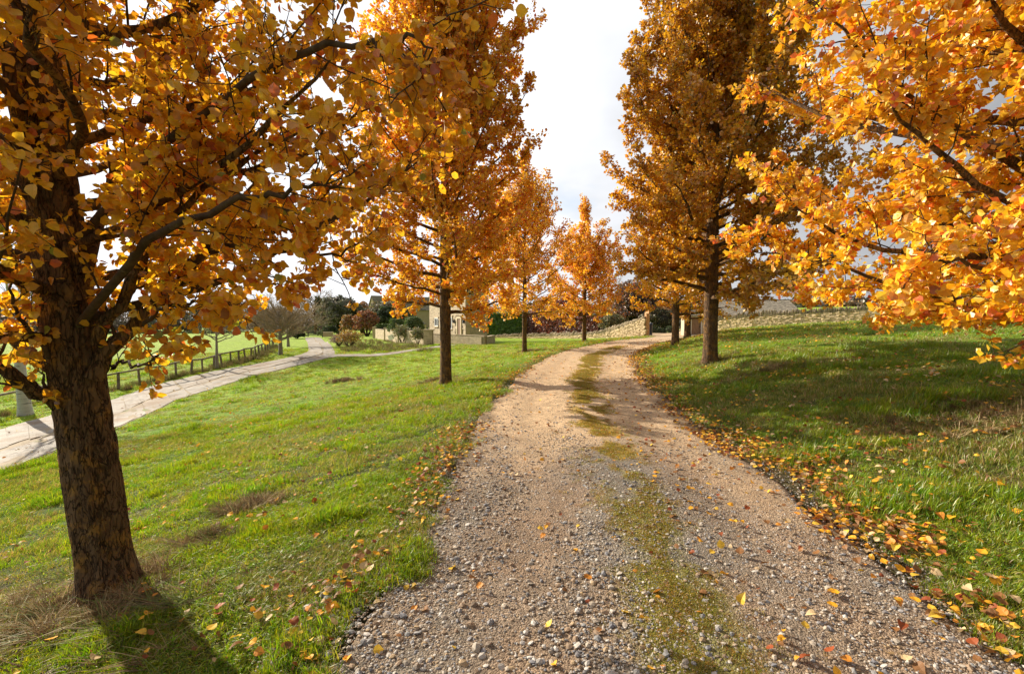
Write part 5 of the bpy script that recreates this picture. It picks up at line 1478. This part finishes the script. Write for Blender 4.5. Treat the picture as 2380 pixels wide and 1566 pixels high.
p = gpt(57, 965); bare_tree('pale birch-like trunk beside the fence at the left edge, crown hidden by golden leaves', p, 7.5, 2.6, 2.2, 0.20, 3, M_birch, M_twig, 12, group=LG, tw_r=.005)
p = gpt(505, 857); dd_ = p[1]; bare_tree('slim leafless tree on the lane verge in front of the fence', p, hp(dd_, 155), hp(dd_, 62), hp(dd_, 62), hp(dd_, 4.2), 5, n=15, n2=6, n3=5, group=LG, tw_r=.007)
p = gpt(651, 825); dd_ = p[1]; bare_tree('dense bushy leafless tree with broad twiggy crown beside the lane bend', p, hp(dd_, 142), hp(dd_, 34), hp(dd_, 80), hp(dd_, 5.0), 7, n=40, n2=14, n3=6, group=LG, tw_r=.009)
p = gpt(669, 806); dd_ = p[1]; bare_tree('smaller leafless tree behind the dense bushy one beside the lane', p, hp(dd_, 100), hp(dd_, 26), hp(dd_, 45), hp(dd_, 3.5), 8, n=18, n2=8, n3=6, group=LG, tw_r=.009)

def leafblob(mb, c_, rad, n, size, palette, shell=0.45, r=None, flat_bottom=True, lumps=7):
    """leaves in the outer shell of a lumpy ellipsoid"""
    r = r or rng
    d = unit(r.normal(size=(n, 3)));
    if flat_bottom: d[:, 2] = np.where(d[:, 2] < -0.35, -d[:, 2], d[:, 2])
    lump = 1 + 0.16 * np.sin(d[:, 0] * lumps + c_[0]) * np.sin(d[:, 1] * lumps + 1.3 + c_[1]) + 0.1 * np.sin(d[:, 2] * lumps * 1.7 + d[:, 0] * 4)
    q = (1 - shell * r.uniform(0, 1, n) ** 1.6) * lump
    pos = np.array(c_) + d * np.array(rad) * q[:, None]
    put_leaves(mb, LEAF_FAR, pos, unit(r.normal(size=(n, 3)) + [0, 0, -.2]), unit(d + r.normal(size=(n, 3)) * .7), size * r.uniform(.6, 1.3, n), pick(palette, n, .2, r))
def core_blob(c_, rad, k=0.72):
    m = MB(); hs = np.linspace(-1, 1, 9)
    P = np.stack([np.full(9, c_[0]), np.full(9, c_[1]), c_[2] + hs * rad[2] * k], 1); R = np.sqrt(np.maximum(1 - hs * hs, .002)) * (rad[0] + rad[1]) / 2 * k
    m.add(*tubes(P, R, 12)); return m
def shrub(name, label, cat, u, v_base, d, w_px, h_px, palette, n, leaf, core=M_core, shell=0.4, stems=True, clip=False, depth=1.0, corek=.72, mat=None, group=None):
    p = pt(u, v_base, d); zb_ = p[2]
    rx, rz_ = hp(d, w_px) / 2, hp(d, h_px) / 2
    c_ = np.array([p[0], d, zb_ + rz_]); rad = (rx, rx * depth, rz_)
    root = thing(name, label, cat, (p[0], d, zb_), group)
    if stems:
        m = MB(); P, R = [], []
        for k in range(9):
            a = rng.uniform(0, 6.28); e = c_ + np.array([math.cos(a) * rx * .6, math.sin(a) * rx * .6, rng.uniform(-.1, .5) * rz_])
            P.append([[p[0], d, zb_ - .1], [(p[0] + e[0]) / 2, (d + e[1]) / 2, zb_ + rz_ * .5], e]); R.append([.05 * rx, .035 * rx, .01 * rx])
        m.add(*tubes(np.array(P), np.array(R), 4)); m.build('stems', M_twig, root, True)
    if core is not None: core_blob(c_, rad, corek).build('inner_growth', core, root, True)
    m = MB(); leafblob(m, c_, rad, n, leaf, palette, .12 if clip else shell, lumps=3 if clip else 7)
    m.build('foliage', mat or M_green, root, False, 'stuff')
    return root
DG = [(0.035, 0.06, 0.018, 3), (0.06, 0.09, 0.025, 2), (0.10, 0.13, 0.04, 1)]
GG = [(0.075, 0.13, 0.025, 3), (0.12, 0.18, 0.04, 2), (0.18, 0.22, 0.07, 1)]
RG = [(0.16, 0.17, 0.06, 3), (0.24, 0.24, 0.10, 2), (0.34, 0.32, 0.16, 1), (0.30, 0.16, 0.06, 1)]
YO = [(0.52, 0.33, 0.05, 3), (0.42, 0.22, 0.05, 3), (0.34, 0.28, 0.08, 2), (0.30, 0.16, 0.08, 1)]
RD = [(0.34, 0.11, 0.05, 3), (0.42, 0.18, 0.06, 2), (0.24, 0.08, 0.05, 2), (0.20, 0.17, 0.07, 1)]
OR = [(0.44, 0.22, 0.05, 3), (0.36, 0.15, 0.05, 2), (0.25, 0.2, 0.07, 2)]
GY = [(0.19, 0.175, 0.12, 3), (0.27, 0.24, 0.17, 2), (0.14, 0.14, 0.08, 2), (0.11, 0.14, 0.06, 1)]
BN_ = [(0.30, 0.21, 0.15, 3), (0.38, 0.29, 0.21, 2), (0.22, 0.15, 0.10, 2)]
CB = [(0.20, 0.055, 0.035, 3), (0.28, 0.09, 0.05, 2), (0.13, 0.04, 0.03, 2)]
shrub('clipped_shrub', 'smaller clipped round green shrub behind the garden wall', 'shrub', 922, 783, 56, 37, 44, GG, 5000, .13, clip=True)
shrub('clipped_shrub', 'larger clipped dome of green beside the little outbuilding', 'shrub', 961, 784, 52, 48, 48, GG, 6500, .13, clip=True)
shrub('rose_bush', 'climbing rose with pale leaves half covering the slim pillar', 'shrub', 934, 799, 47.5, 44, 45, RG, 1800, .14, core=None, shell=.9)
shrub('rose_bush', 'climbing rose with pale leaves just left of the thick square pier', 'shrub', 971, 801, 41.6, 34, 40, RG, 1500, .13, core=None, shell=.9)
shrub('clipped_hedge', 'low clipped green hedge behind the far end of the garden wall', 'hedge', 890, 778, 72, 44, 24, GG, 3500, .2, clip=True, depth=.4)
shrub('olive_tree', 'broad olive-brown tree below the church gable', 'tree', 905, 778, 100, 120, 76, GY + [(0.22, 0.19, 0.06, 3), (0.28, 0.16, 0.06, 1.5)], 12000, .4, corek=.6, shell=.5)
shrub('rusty_tree', 'rusty-topped tree between the grey dome and the church', 'tree', 842, 778, 104, 56, 74, OR, 6000, .4, core=M_core, corek=.6, shell=.5)
shrub('evergreen_tree', 'dark evergreen rising behind the low clipped hedge', 'tree', 900, 775, 84, 52, 62, DG, 6000, .35)
shrub('autumn_shrub', 'large rusty red shrub behind the garden wall', 'shrub', 853, 786, 78, 56, 64, RD, 5500, .3, core=None, shell=.85)
shrub('autumn_shrub', 'orange-brown shrub at the left of the rusty red one', 'shrub', 812, 784, 80, 38, 52, OR, 3500, .3, core=None, shell=.85)
shrub('grey_willow', 'wide grey-green domed tree with hanging twigs beside the lane end', 'tree', 792, 786, 95, 100, 96, GY, 16000, .38, core=M_core, corek=.6, shell=.5)
shrub('yellow_bush', 'sprawling yellow bush among dead stems in the rough grass', 'shrub', 812, 808, 39, 62, 42, YO, 1500, .13, core=None, shell=.95)
shrub('bramble_patch', 'low pinkish-brown bramble spilling left of the yellow bush', 'shrub', 788, 803, 41, 44, 24, BN_, 1100, .12, core=None, shell=.95)
shrub('clipped_shrub', 'dark clipped mound behind the stone trough by the iron gate', 'shrub', 766, 780, 72, 32, 22, DG, 3500, .2, clip=True)
shrub('laurel_bush', 'low dark green bush left of the iron gate', 'shrub', 690, 787, 75, 34, 18, DG, 2500, .25)
shrub('low_bush', 'small bright green bush between iron gate and dark mound', 'shrub', 746, 779, 74, 14, 9, GG, 800, .2, core=None)
p = pt(763, 781, 66)
tg_ = thing('stone_trough', 'rectangular stone trough on the grass in front of the dark mound', 'trough', p)
w = hp(66, 21); h_ = hp(66, 10)
m = MB(); m.add(box_v(p[0], 66, p[2] - .1, w, .5, h_ * .75 + .1), BOXF, (.75, .7, .6)); m.build('basin', M_house, tg_)
m = MB()
for q in ((-w / 2 + .05, 0, .1, .6), (w / 2 - .05, 0, .1, .6)): m.add(box_v(p[0] + q[0], 66 + q[1], p[2] + h_ * .75 + .002, q[2], q[3], h_ * .25), BOXF)
m.add(box_v(p[0], 66 - .25, p[2] + h_ * .75 + .002, w - .21, .1, h_ * .25), BOXF); m.add(box_v(p[0], 66 + .25, p[2] + h_ * .75 + .002, w - .21, .1, h_ * .25), BOXF)
m.build('rim', M_house, tg_)
# iron gate across the lane end
gpL, gpR = pt(716, 781, 80), pt(750, 782, 76)
ig = thing('iron_gate', 'black iron bar gate across the end of the farm lane', 'gate', ((gpL[0] + gpR[0]) / 2, 78, gpL[2]))
for q, hh in ((gpL, hp(80, 31)), (gpR, hp(76, 15))):
    m = MB(); m.add(box_v(q[0], q[1], q[2] - .1, .16, .16, hh + .1), BOXF); m.build('gate_post', M_iron, ig)
for k in range(26):
    t = (k + .5) / 26; q = gpL * (1 - t) + gpR * t
    m = MB(); m.add(box_v(q[0], q[1], q[2] + .08, .03, .03, hp(78, 12.5)), BOXF); m.build('bar', M_iron, ig)
for z_ in (.12, hp(78, 11), hp(78, 6)):
    m = MB(); V = quad_box(gpL[:2], gpR[:2], .04, (gpL[2] + gpR[2]) / 2 + z_, (gpL[2] + gpR[2]) / 2 + z_ + .05); m.add(V, BOXF); m.build('rail', M_iron, ig)
for u, v0, v1, d, lab in ((793, 783, 763, 74, 'black estate post below the grey domed tree'), (816, 782, 764, 72, 'black estate post left of the rusty red shrub'), (739, 778, 764, 82, 'thin dark post just left of the small green bush')):
    q = pt(u, v0, d); t_ = thing('estate_post', lab, 'post', q); m = MB(); m.add(box_v(q[0], q[1], q[2] - .1, .2, .2, hp(d, v0 - v1) + .1), BOXF); m.build('shaft', M_iron, t_); m = MB(); m.add(box_v(q[0], q[1], q[2] + hp(d, v0 - v1), .26, .26, .08), BOXF); m.build('finial', M_iron, t_)
# small greenhouse far beyond the gate
q = pt(719, 772, 100); gh = thing('greenhouse', 'pale green glazed shed beyond the iron gate', 'greenhouse', q); w = hp(100, 20); h_ = hp(100, 17)
m = MB(); m.add(box_v(q[0], 101.2, q[2] - .3, w - .1, 2, h_ + .2), BOXF, (.35, .42, .38)); m.build('wall', M_house, gh)
for i in range(4):
    for j in range(3):
        m = MB(); m.add(box_v(q[0] - w / 2 + w * (i + .5) / 4, 100.15, q[2] + h_ * (j + .08) / 3, w / 4 * .8, .04, h_ / 3 * .8), BOXF); m.build('pane', M_glass, gh)
p = pt(916, 790, 53); bo = thing('white_board', 'tilted white board leaning against the garden wall', 'board', p)
m = MB(); V = box_v(0, 0, 0, hp(53, 12), .05, hp(53, 11)); V = V @ np.array([[.94, 0, .34], [0, 1, 0], [-.34, 0, .94]]) + [p[0], 52.0, p[2] + .1]; m.add(V, BOXF); m.build('panel', M_white, bo)
m = MB(); m.add(box_v(p[0], 52.1, p[2] - .15, .07, .05, .6), BOXF); m.build('stake', M_wood, bo)

# hedges near the left wall
def hedge(name, label, u0, u1, v0, v1, d0, d1, thick, palette, n, leaf, mat=None, wob=.08):
    a, b = pt(u0, v0, d0), pt(u1, v0, d1); zt1, zt2 = pt(u0, v1, d0)[2], pt(u1, v1, d1)[2]; z0 = min(a[2], b[2]) - .3
    root = thing(name, label, 'hedge', ((a[0] + b[0]) / 2, (d0 + d1) / 2, z0))
    d = unit(b[:2] - a[:2]); nn_ = np.array([d[1], -d[0]]); nn_ = nn_ if nn_[1] < 0 else -nn_
    L_ = np.linalg.norm(b[:2] - a[:2])
    V = [(*a[:2], z0), (*b[:2], z0), (*(b[:2] - nn_ * thick), z0), (*(a[:2] - nn_ * thick), z0), (*a[:2], zt1 - .12), (*b[:2], zt2 - .12), (*(b[:2] - nn_ * thick), zt2 - .12), (*(a[:2] - nn_ * thick), zt1 - .12)]
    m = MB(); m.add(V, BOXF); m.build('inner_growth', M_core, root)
    s = rng.uniform(0, L_, n); side = rng.uniform(0, 1, n); zt__ = zt1 + (zt2 - zt1) * s / L_
    zz = z0 + (zt__ - z0) * rng.uniform(0, 1, n); off = np.zeros(n) + rng.uniform(-.02, .12, n)
    top_ = side < .22; zz = np.where(top_, zt__ - rng.uniform(0, .1, n), zz); off = np.where(top_, -rng.uniform(0, thick, n), off)
    endm = side > .9; s = np.where(endm, np.where(rng.uniform(0, 1, n) < .5, -.05, L_ + .05), s); off = np.where(endm, -rng.uniform(0, thick, n), off)
    off = off + wob * (fbm(s * 1.1, zz * 1.1, 5) - .5) * 2
    pos = np.c_[a[:2] + s[:, None] * d + off[:, None] * nn_, zz]
    on = np.where(top_[:, None], [0, 0, 1.0], np.array([*nn_, .2])[None])
    m = MB(); put_leaves(m, LEAF_FAR, pos, unit(rng.normal(size=(n, 3)) + [0, 0, -.3]), unit(on + rng.normal(size=(n, 3)) * .5), leaf * rng.uniform(.6, 1.3, n), pick(palette, n, .2))
    m.build('foliage', mat or M_green, root, False, 'stuff')
BG = [(0.10, 0.20, 0.025, 3), (0.16, 0.27, 0.04, 2), (0.06, 0.12, 0.02, 1)]
hedge('green_hedge', 'tall clipped bright green hedge between house gable and copper hedge', 1131, 1218, 790, 728, 62, 59.8, 2.0, BG, 16000, .17)
hedge('copper_hedge', 'tall copper beech hedge behind the dry stone wall', 1222, 1300, 790, 728, 59.7, 54.6, 2.0, CB, 13000, .17, M_leaf)
hedge('copper_hedge', 'darker receding stretch of copper hedge behind the orange tree', 1301, 1392, 788, 736, 54.4, 49.6, 2.0, CB, 11000, .15, M_leaf)
shrub('olive_bush', 'rounded olive green and rust bush above the ramped dry stone wall', 'shrub', 1424, 780, 49, 62, 50, [(0.16, 0.15, 0.04, 3), (0.26, 0.17, 0.05, 2), (0.09, 0.10, 0.03, 2)], 7000, .13)
for k, (u, w_, h_, lab) in enumerate(((1519, 18, 18, 'leftmost small clipped ball of box'), (1537, 20, 17, 'middle clipped ball of box behind the drive end'), (1560, 26, 22, 'widest clipped ball of box, behind a verge trunk'))):
    shrub('box_ball', lab, 'shrub', u, 779, 50 + k * .6, w_, h_, DG, 2200, .1, clip=True, group='clipped box balls at the end of the drive', depth=.8)
shrub('dark_shrub', 'dark leafy shrubs under the trees past the gate post', 'shrub', 1540, 779, 56, 110, 62, [(0.05, 0.06, 0.02, 3), (0.16, 0.10, 0.04, 2), (0.22, 0.2, 0.09, 1)], 9000, .2, depth=.5)
shrub('dark_shrub', 'dark hedge-like shrubs just left of the plank door', 'shrub', 1590, 779, 47, 30, 46, [(0.03, 0.04, 0.016, 3), (0.08, 0.06, 0.03, 2)], 3500, .14, depth=.8)
shrub('copper_tree', 'dark red-brown tree behind the olive bush and gate post', 'tree', 1478, 780, 60, 120, 125, [(0.20, 0.07, 0.04, 3), (0.14, 0.10, 0.05, 2), (0.10, 0.05, 0.03, 2)], 9000, .26, corek=.6, mat=M_leaf)
shrub('copper_tree', 'dark red tree behind the copper hedge', 'tree', 1300, 780, 66, 150, 92, [(0.24, 0.06, 0.04, 3), (0.17, 0.05, 0.03, 2)], 9000, .24, corek=.6, mat=M_leaf)
bare_tree('tall grey leafless tree behind the olive bush', pt(1440, 780, 66), hp(66, 135), 2.5, 3.6, .22, 41, M_bark_pale, M_baretwig, 22, tw_r=.016, n2=9, n3=6)
bare_tree('large leafless tree behind the right wall, seen through golden leaves', pt(2290, 720, 48), hp(48, 150), 1.8, 5.2, .3, 43, M_bark_pale, M_baretwig, 28, tw_r=.014, n2=10, n3=7)
bare_tree('tall leafless ash with ivy-dark trunk behind the iron gate', pt(733, 776, 100), hp(100, 112), 3, 5.0, .35, 44, M_bark, M_baretwig, 24, tw_r=.025, n2=9, n3=6)
m_ = shrub('ivy_clump', 'ivy clump on the tall ash behind the gate', 'ivy', 741, 728, 99, 15, 38, DG, 1500, .35, core=None, stems=False)
p = gpt(1262, 812)

# ------------------------------------------------------------------ fences
def fence(label, posts, hpost, wmat, rail_h, seedx=0, pw=.09, mesh_=True, name='post_and_rail_fence', rails=(1.0,)):
    c_ = posts[len(posts) // 2]; root = thing(name, label, 'fence', c_)
    tops = []
    for k, p in enumerate(posts):
        ln = rng.normal(0, .07, 2) * hpost
        h = hpost * rng.uniform(.96, 1.04)
        V = box_v(0, 0, 0, pw, pw, 1, rng.uniform(0, 1)); V[:, 2] = V[:, 2] * (h + .15) - .15
        V[:, 0] += ln[0] * np.maximum(V[:, 2], 0) / h; V[:, 1] += ln[1] * np.maximum(V[:, 2], 0) / h
        m = MB(); m.add(V + p, BOXF); m.build('post', wmat, root); tops.append(np.array(p) + [ln[0], ln[1], h])
    for a, b in zip(tops[:-1], tops[1:]):
        for rf in rails:
            q0, q1 = a - [0, 0, hpost * (1 - rf) + .04], b - [0, 0, hpost * (1 - rf) + .04]
            d = unit((q1 - q0)[:2]); n_ = np.array([-d[1], d[0]]) * .02; t_ = pw * .45
            off = np.array([d[1], -d[0]]) * (pw * .5 + .025)
            V = [(*(q0[:2] - n_ + off), q0[2] - t_), (*(q1[:2] - n_ + off), q1[2] - t_), (*(q1[:2] + n_ + off), q1[2] - t_), (*(q0[:2] + n_ + off), q0[2] - t_),
                 (*(q0[:2] - n_ + off), q0[2] + t_), (*(q1[:2] - n_ + off), q1[2] + t_), (*(q1[:2] + n_ + off), q1[2] + t_), (*(q0[:2] + n_ + off), q0[2] + t_)]
            m = MB(); m.add(V, BOXF); m.build('rail', wmat, root)
    if mesh_:
        P, R = [], []
        for a, b, ta, tb in zip(posts[:-1], posts[1:], tops[:-1], tops[1:]):
            for k in range(6):
                f = (k + .3) / 6.3
                P.append([np.array(a) * (1 - f) + ta * f, np.array(b) * (1 - f) + tb * f]); R.append([.0018, .0018])
            L_ = np.linalg.norm(np.array(b) - a); nv = max(2, int(L_ / .28))
            for k in range(1, nv):
                f = k / nv; lo = np.array(a) * (1 - f) + np.array(b) * f; hi = ta * (1 - f) + tb * f; P.append([lo, hi]); R.append([.0015, .0015])
        m = MB(); m.add(*tubes(np.array(P), np.array(R), 3)); m.build('wire_mesh', M_iron, root, False, 'stuff')
    return root
fp = [(-90, 1000), (-10, 968), (110, 936), (199, 918), (276, 905), (326, 894), (371, 886), (410, 877), (444, 869), (471, 865), (497, 857), (517, 851), (537, 845), (556, 843), (571, 838), (583, 834.5), (594, 831), (602, 828), (609.5, 824), (616, 820.5), (622, 817), (627.5, 813.5), (632, 810), (637, 806)]
fence('weathered post and rail fence with wire mesh along the far side of the farm lane', [gpt(*p) for p in fp], 0.78, M_fence, .9, pw=.085)
ff = [gpt(u, v) for u, v in ((480, 776.5), (510, 776), (540, 776), (570, 776.3), (600, 777), (630, 778), (655, 779))]
fence('distant pale-railed fence across the back of the field', ff, hp(ff[2][1], 9), M_rail, .9, pw=.12, mesh_=False, name='field_fence')

# rough growth along the fence foot
rg = []
for k, (u, v) in enumerate(fp[1:]):
    q = gpt(u, v); rg.append(q[:2] + rng.normal(0, .35, (26, 2)))
rg = np.concatenate(rg); dd_ = np.hypot(rg[:, 0], rg[:, 1])
ok = lane_dist(rg[:, 0], rg[:, 1]) > .35; rg, dd_ = rg[ok], dd_[ok]
rough = [clump(40, 0.12, 0.3, 0.008, SP, .5, (0.1, 0.1), s + 160, 3, M_straw) for s in range(3)]
k_ = rng.uniform(.5, 1.2, len(rg)) * np.interp(dd_, [15, 40], [.85, 1.3])
scatter('fence_foot_grass', rough, np.c_[rg, zt(rg[:, 0], rg[:, 1])], np.c_[rg * 0, rng.uniform(0, 6.28, len(rg))], np.c_[k_, k_, k_ * rng.uniform(.5, 1.1, len(rg))], label='pale dead grass along the foot of the fence')
# rough patch right of the lane below the garden wall
n_ = 900
u_ = rng.uniform(775, 1005, n_); v_ = rng.uniform(790, 818, n_)
q = np.array([gpt(a, b)[:2] for a, b in zip(u_[:500], v_[:500])]); ok = lane_dist(q[:, 0], q[:, 1]) > .5; q = q[ok & (q[:, 1] < 62)]
k_ = rng.uniform(.6, 1.5, len(q)) * 1.3
scatter('rough_grass', rough, np.c_[q, zt(q[:, 0], q[:, 1])], np.c_[q * 0, rng.uniform(0, 6.28, len(q))], np.c_[k_, k_, k_ * .7], label='tussocky faded grass below the garden wall')

# ------------------------------------------------------------------ far woodland
def woodland():
    mb = MB(); tw = []; twr = []
    r = np.random.default_rng(77)
    pals = [[(0.15, 0.115, 0.09, 3), (0.20, 0.16, 0.13, 2)], [(0.12, 0.095, 0.075, 3), (0.17, 0.12, 0.08, 2)], [(0.22, 0.12, 0.07, 2), (0.16, 0.11, 0.08, 2)], [(0.30, 0.17, 0.06, 2), (0.18, 0.13, 0.08, 2)],
            [(0.08, 0.09, 0.05, 3), (0.12, 0.11, 0.07, 2)]]
    cols = []
    for row, (vb, dd0) in enumerate(((777, 0), (777, 14))):
        for u in np.arange(-500, 2900, 26):
            u2 = u + r.uniform(-12, 12)
            left = u2 < 1150
            d = (150 if left else 95) + dd0 + r.uniform(-6, 6)
            top = np.interp(u2, [-500, 0, 300, 420, 520, 700, 900, 1150, 1300, 1700, 2100, 2900], [640, 690, 706, 708, 715, 712, 715, 700, 705, 712, 690, 660]) + r.uniform(-9, 9) - row * 5
            p = pt(u2, vb, d); zb_ = gz(p[0], d); h = pt(u2, top, d)[2] - zb_
            pal = pals[r.choice(5, p=[.34, .3, .14, .06, .16])]
            w = hp(d, r.uniform(24, 40))
            leafblob(mb, (p[0], d, zb_ + h * .58), (w * .62, w * .62, h * .44), 300, .6, pal, .8, r, False)
            leafblob(mb, (p[0], d + 1, zb_ + h * .22), (w * .7, w * .5, h * .26), 110, .9, pal, .8, r, False)
            for k in range(9):
                a = r.uniform(0, 6.28); q = r.uniform(.1, .8) * w * .7; e = [p[0] + math.cos(a) * q, d + math.sin(a) * q, zb_ + h * r.uniform(.75, 1.06)]
                tw.append([[p[0] + r.normal(0, .3), d, zb_ + h * r.uniform(0, .3)], [(p[0] * .6 + e[0] * .4), d, zb_ + h * .5], e]); twr.append([.13, .09, .03])
    mb.build('distant_wood', M_green, None, False, 'stuff')['label'] = 'distant belt of bare and rusty woodland behind the field'
    m = MB(); m.add(*tubes(np.array(tw), np.array(twr), 3)); m.build('wood_branches', M_bark_pale, None, False, 'stuff')['label'] = 'bare stems standing in the distant woodland belt'
woodland()
# dark hedge line at the back of the field
m = MB(); hc = MB()
for u in np.arange(-300, 560, 12):
    q = gpt(u, 775.5 + rng.uniform(-.5, .5)); w = hp(q[1], 10)
    leafblob(m, (q[0], q[1], q[2] + hp(q[1], 2.5)), (w, w * .5, hp(q[1], 4)), 240, hp(q[1], 2.2), DG + RG[:1], .7, None, True)
fh = thing('field_hedge', 'low dark hedge line along the back edge of the field', 'hedge', gpt(200, 776)); m.build('foliage', M_green, fh, False, 'stuff')

# ------------------------------------------------------------------ fallen leaves
FP = [('yellow', (0.78, 0.50, 0.06)), ('orange', (0.70, 0.28, 0.04)), ('golden', (0.80, 0.40, 0.03)), ('pale tan', (0.62, 0.45, 0.24)), ('brown', (0.25, 0.115, 0.04)), ('dark red', (0.30, 0.075, 0.025))]
FW = np.array([1.8, 2, 2.1, 1.6, 4.2, 1.3]); FW /= FW.sum()
n_ = 260000
lx, ly = wedge(n_, 1.5, 34, 1.25, 50)
s_, _ = lateral(lx, ly)
e_r, e_l = s_ - HW, -s_ - HW
den = 0.014 + 0 * lx
den += 1.1 * np.exp(-((e_r - 0.06) / 0.30) ** 2) * smooth(1.5, 3, ly) + 0.28 * np.exp(-((e_l - .05) / 0.28) ** 2)
den += 0.13 * smooth(0, .3, e_r) * np.exp(-np.maximum(e_r, 0) / 5.0) + 0.045 * smooth(0, .3, e_l) * np.exp(-np.maximum(e_l, 0) / 2.0)
den *= 0.3 + 1.4 * smooth(.38, .62, fbm(lx * 1.5, ly * 1.5, 201, 3))
den += 0.5 * np.exp(-(((lx - 2.2) / .28) ** 2 + ((ly - 3.55) / .14) ** 2)) * 1.0 + .8 * np.exp(-(((lx - 2.55) / .45) ** 2 + ((ly - 5.9) / .5) ** 2))
den = np.where(np.abs(s_) < HW - .35, np.where(s_ > .3, .07, np.where(np.abs(s_ - .12) < .28, .06, .018)), den)
den = np.where(lane_dist(lx, ly) < 0.1, .006, den)
den *= np.interp(np.hypot(lx, ly), [1.3, 6, 34], [.40, .85, .7])
ok = (rng.uniform(0, 1, n_) < den * 1.15) & (ly < 37)
lx, ly, s_ = lx[ok], ly[ok], s_[ok]
ln_ = len(lx); dist = np.hypot(lx, ly)
ki = rng.choice(6, ln_, p=FW)
siz = .052 * rng.uniform(.55, 1.2, ln_) * np.interp(dist, [2, 5, 8, 34], [.85, 1, 1.05, 1.7])
onr = np.abs(s_) < HW
lz = zt(lx, ly) + np.where(s_ > HW - .4, .012, 0) + np.where(onr, .02, np.where(dist < 14, rng.uniform(.025, .06, ln_), .08)) + siz * .08
dirs = unit(np.c_[rng.normal(size=(ln_, 2)), rng.normal(0, .22, ln_)]); nrm = unit(np.c_[rng.normal(0, .38, (ln_, 2)), np.ones(ln_)])
order = np.argsort(-(siz / np.maximum(ly, .3)) * ((np.abs(lx) < ly * 1.12) & (ly > 1.9)))
sel = order[:300]
meshes = {}
for k, (nm, cc) in enumerate(FP):
    for j, (c0_, f0_, t0_) in enumerate(((.25, .3, .2), (-.3, .15, -.3), (.6, .45, .1))):
        tv, tf = leaf_fine(c0_, f0_, t0_); m = MB(); m.add(tv, tf, np.array(cc) * rng.uniform(.85, 1.1)); meshes[k, j] = m.mesh('fallen_leaf', M_litter)
named = {}
for i in sel:
    X = dirs[i]; Z = unit(nrm[i] - np.dot(nrm[i], X) * X); Y = np.cross(Z, X); s = siz[i]
    sh = int(rng.integers(0, 3))
    o = bpy.data.objects.new('fallen_leaf', meshes[ki[i], sh]); COL.objects.link(o)
    o.matrix_world = Matrix(((X[0] * s, Y[0] * s, Z[0] * s, lx[i]), (X[1] * s, Y[1] * s, Z[1] * s, ly[i]), (X[2] * s, Y[2] * s, Z[2] * s, lz[i]), (0, 0, 0, 1)))
    e = s_[i]
    if e > HW + .3: wh = 'in grass on the right bank'
    elif e > HW - .35: wh = 'in the right-hand leaf drift'
    elif e > -.3: wh = 'on the right half of the gravel'
    elif e > -HW + .1: wh = 'on the left half of the gravel'
    elif e > -HW - .4: wh = 'at the left gravel edge'
    else: wh = 'in grass left of the drive'
    nr_ = 'close by' if ly[i] < 2.7 else ('far' if ly[i] > 4.4 else 'midway')
    sz_ = 'small' if s < .05 else ('large' if s > .06 else 'medium')
    lab = f"{sz_} {('folded', 'backward-curled', 'cupped')[sh]} {FP[ki[i]][0]} leaf {wh}, {nr_}"
    tag(o, lab, 'fallen leaf', 'autumn leaves fallen on the drive and grass'); named.setdefault(lab, []).append((ly[i], o))
ordn = ['nearest', 'second nearest', 'third nearest', 'fourth nearest', 'fifth nearest', 'sixth nearest', 'seventh nearest', 'eighth nearest', 'ninth nearest', 'tenth nearest', 'eleventh nearest', 'twelfth nearest', 'thirteenth nearest', 'fourteenth nearest', 'fifteenth nearest', 'sixteenth nearest', 'seventeenth nearest', 'eighteenth nearest']
for lab, os_ in named.items():
    if len(os_) > 1:
        os_.sort(key=lambda q: q[0])
        for k, (_, o) in enumerate(os_): o['label'] = (ordn[k] if k < len(ordn) else 'farthest') + ' ' + lab.replace('backward-curled', 'curled')
rest = order[300:]
m = MB(); put_leaves(m, LEAF_MID, np.c_[lx, ly, lz][rest], dirs[rest], nrm[rest], siz[rest], np.array([f[1] for f in FP])[ki[rest]] * rng.uniform(.75, 1.15, (len(rest), 1)))
o = m.build('leaf_litter', M_litter, None, False, 'stuff'); o['label'] = 'small fallen leaves scattered over verges and drive edges'
print('LITTER', ln_)
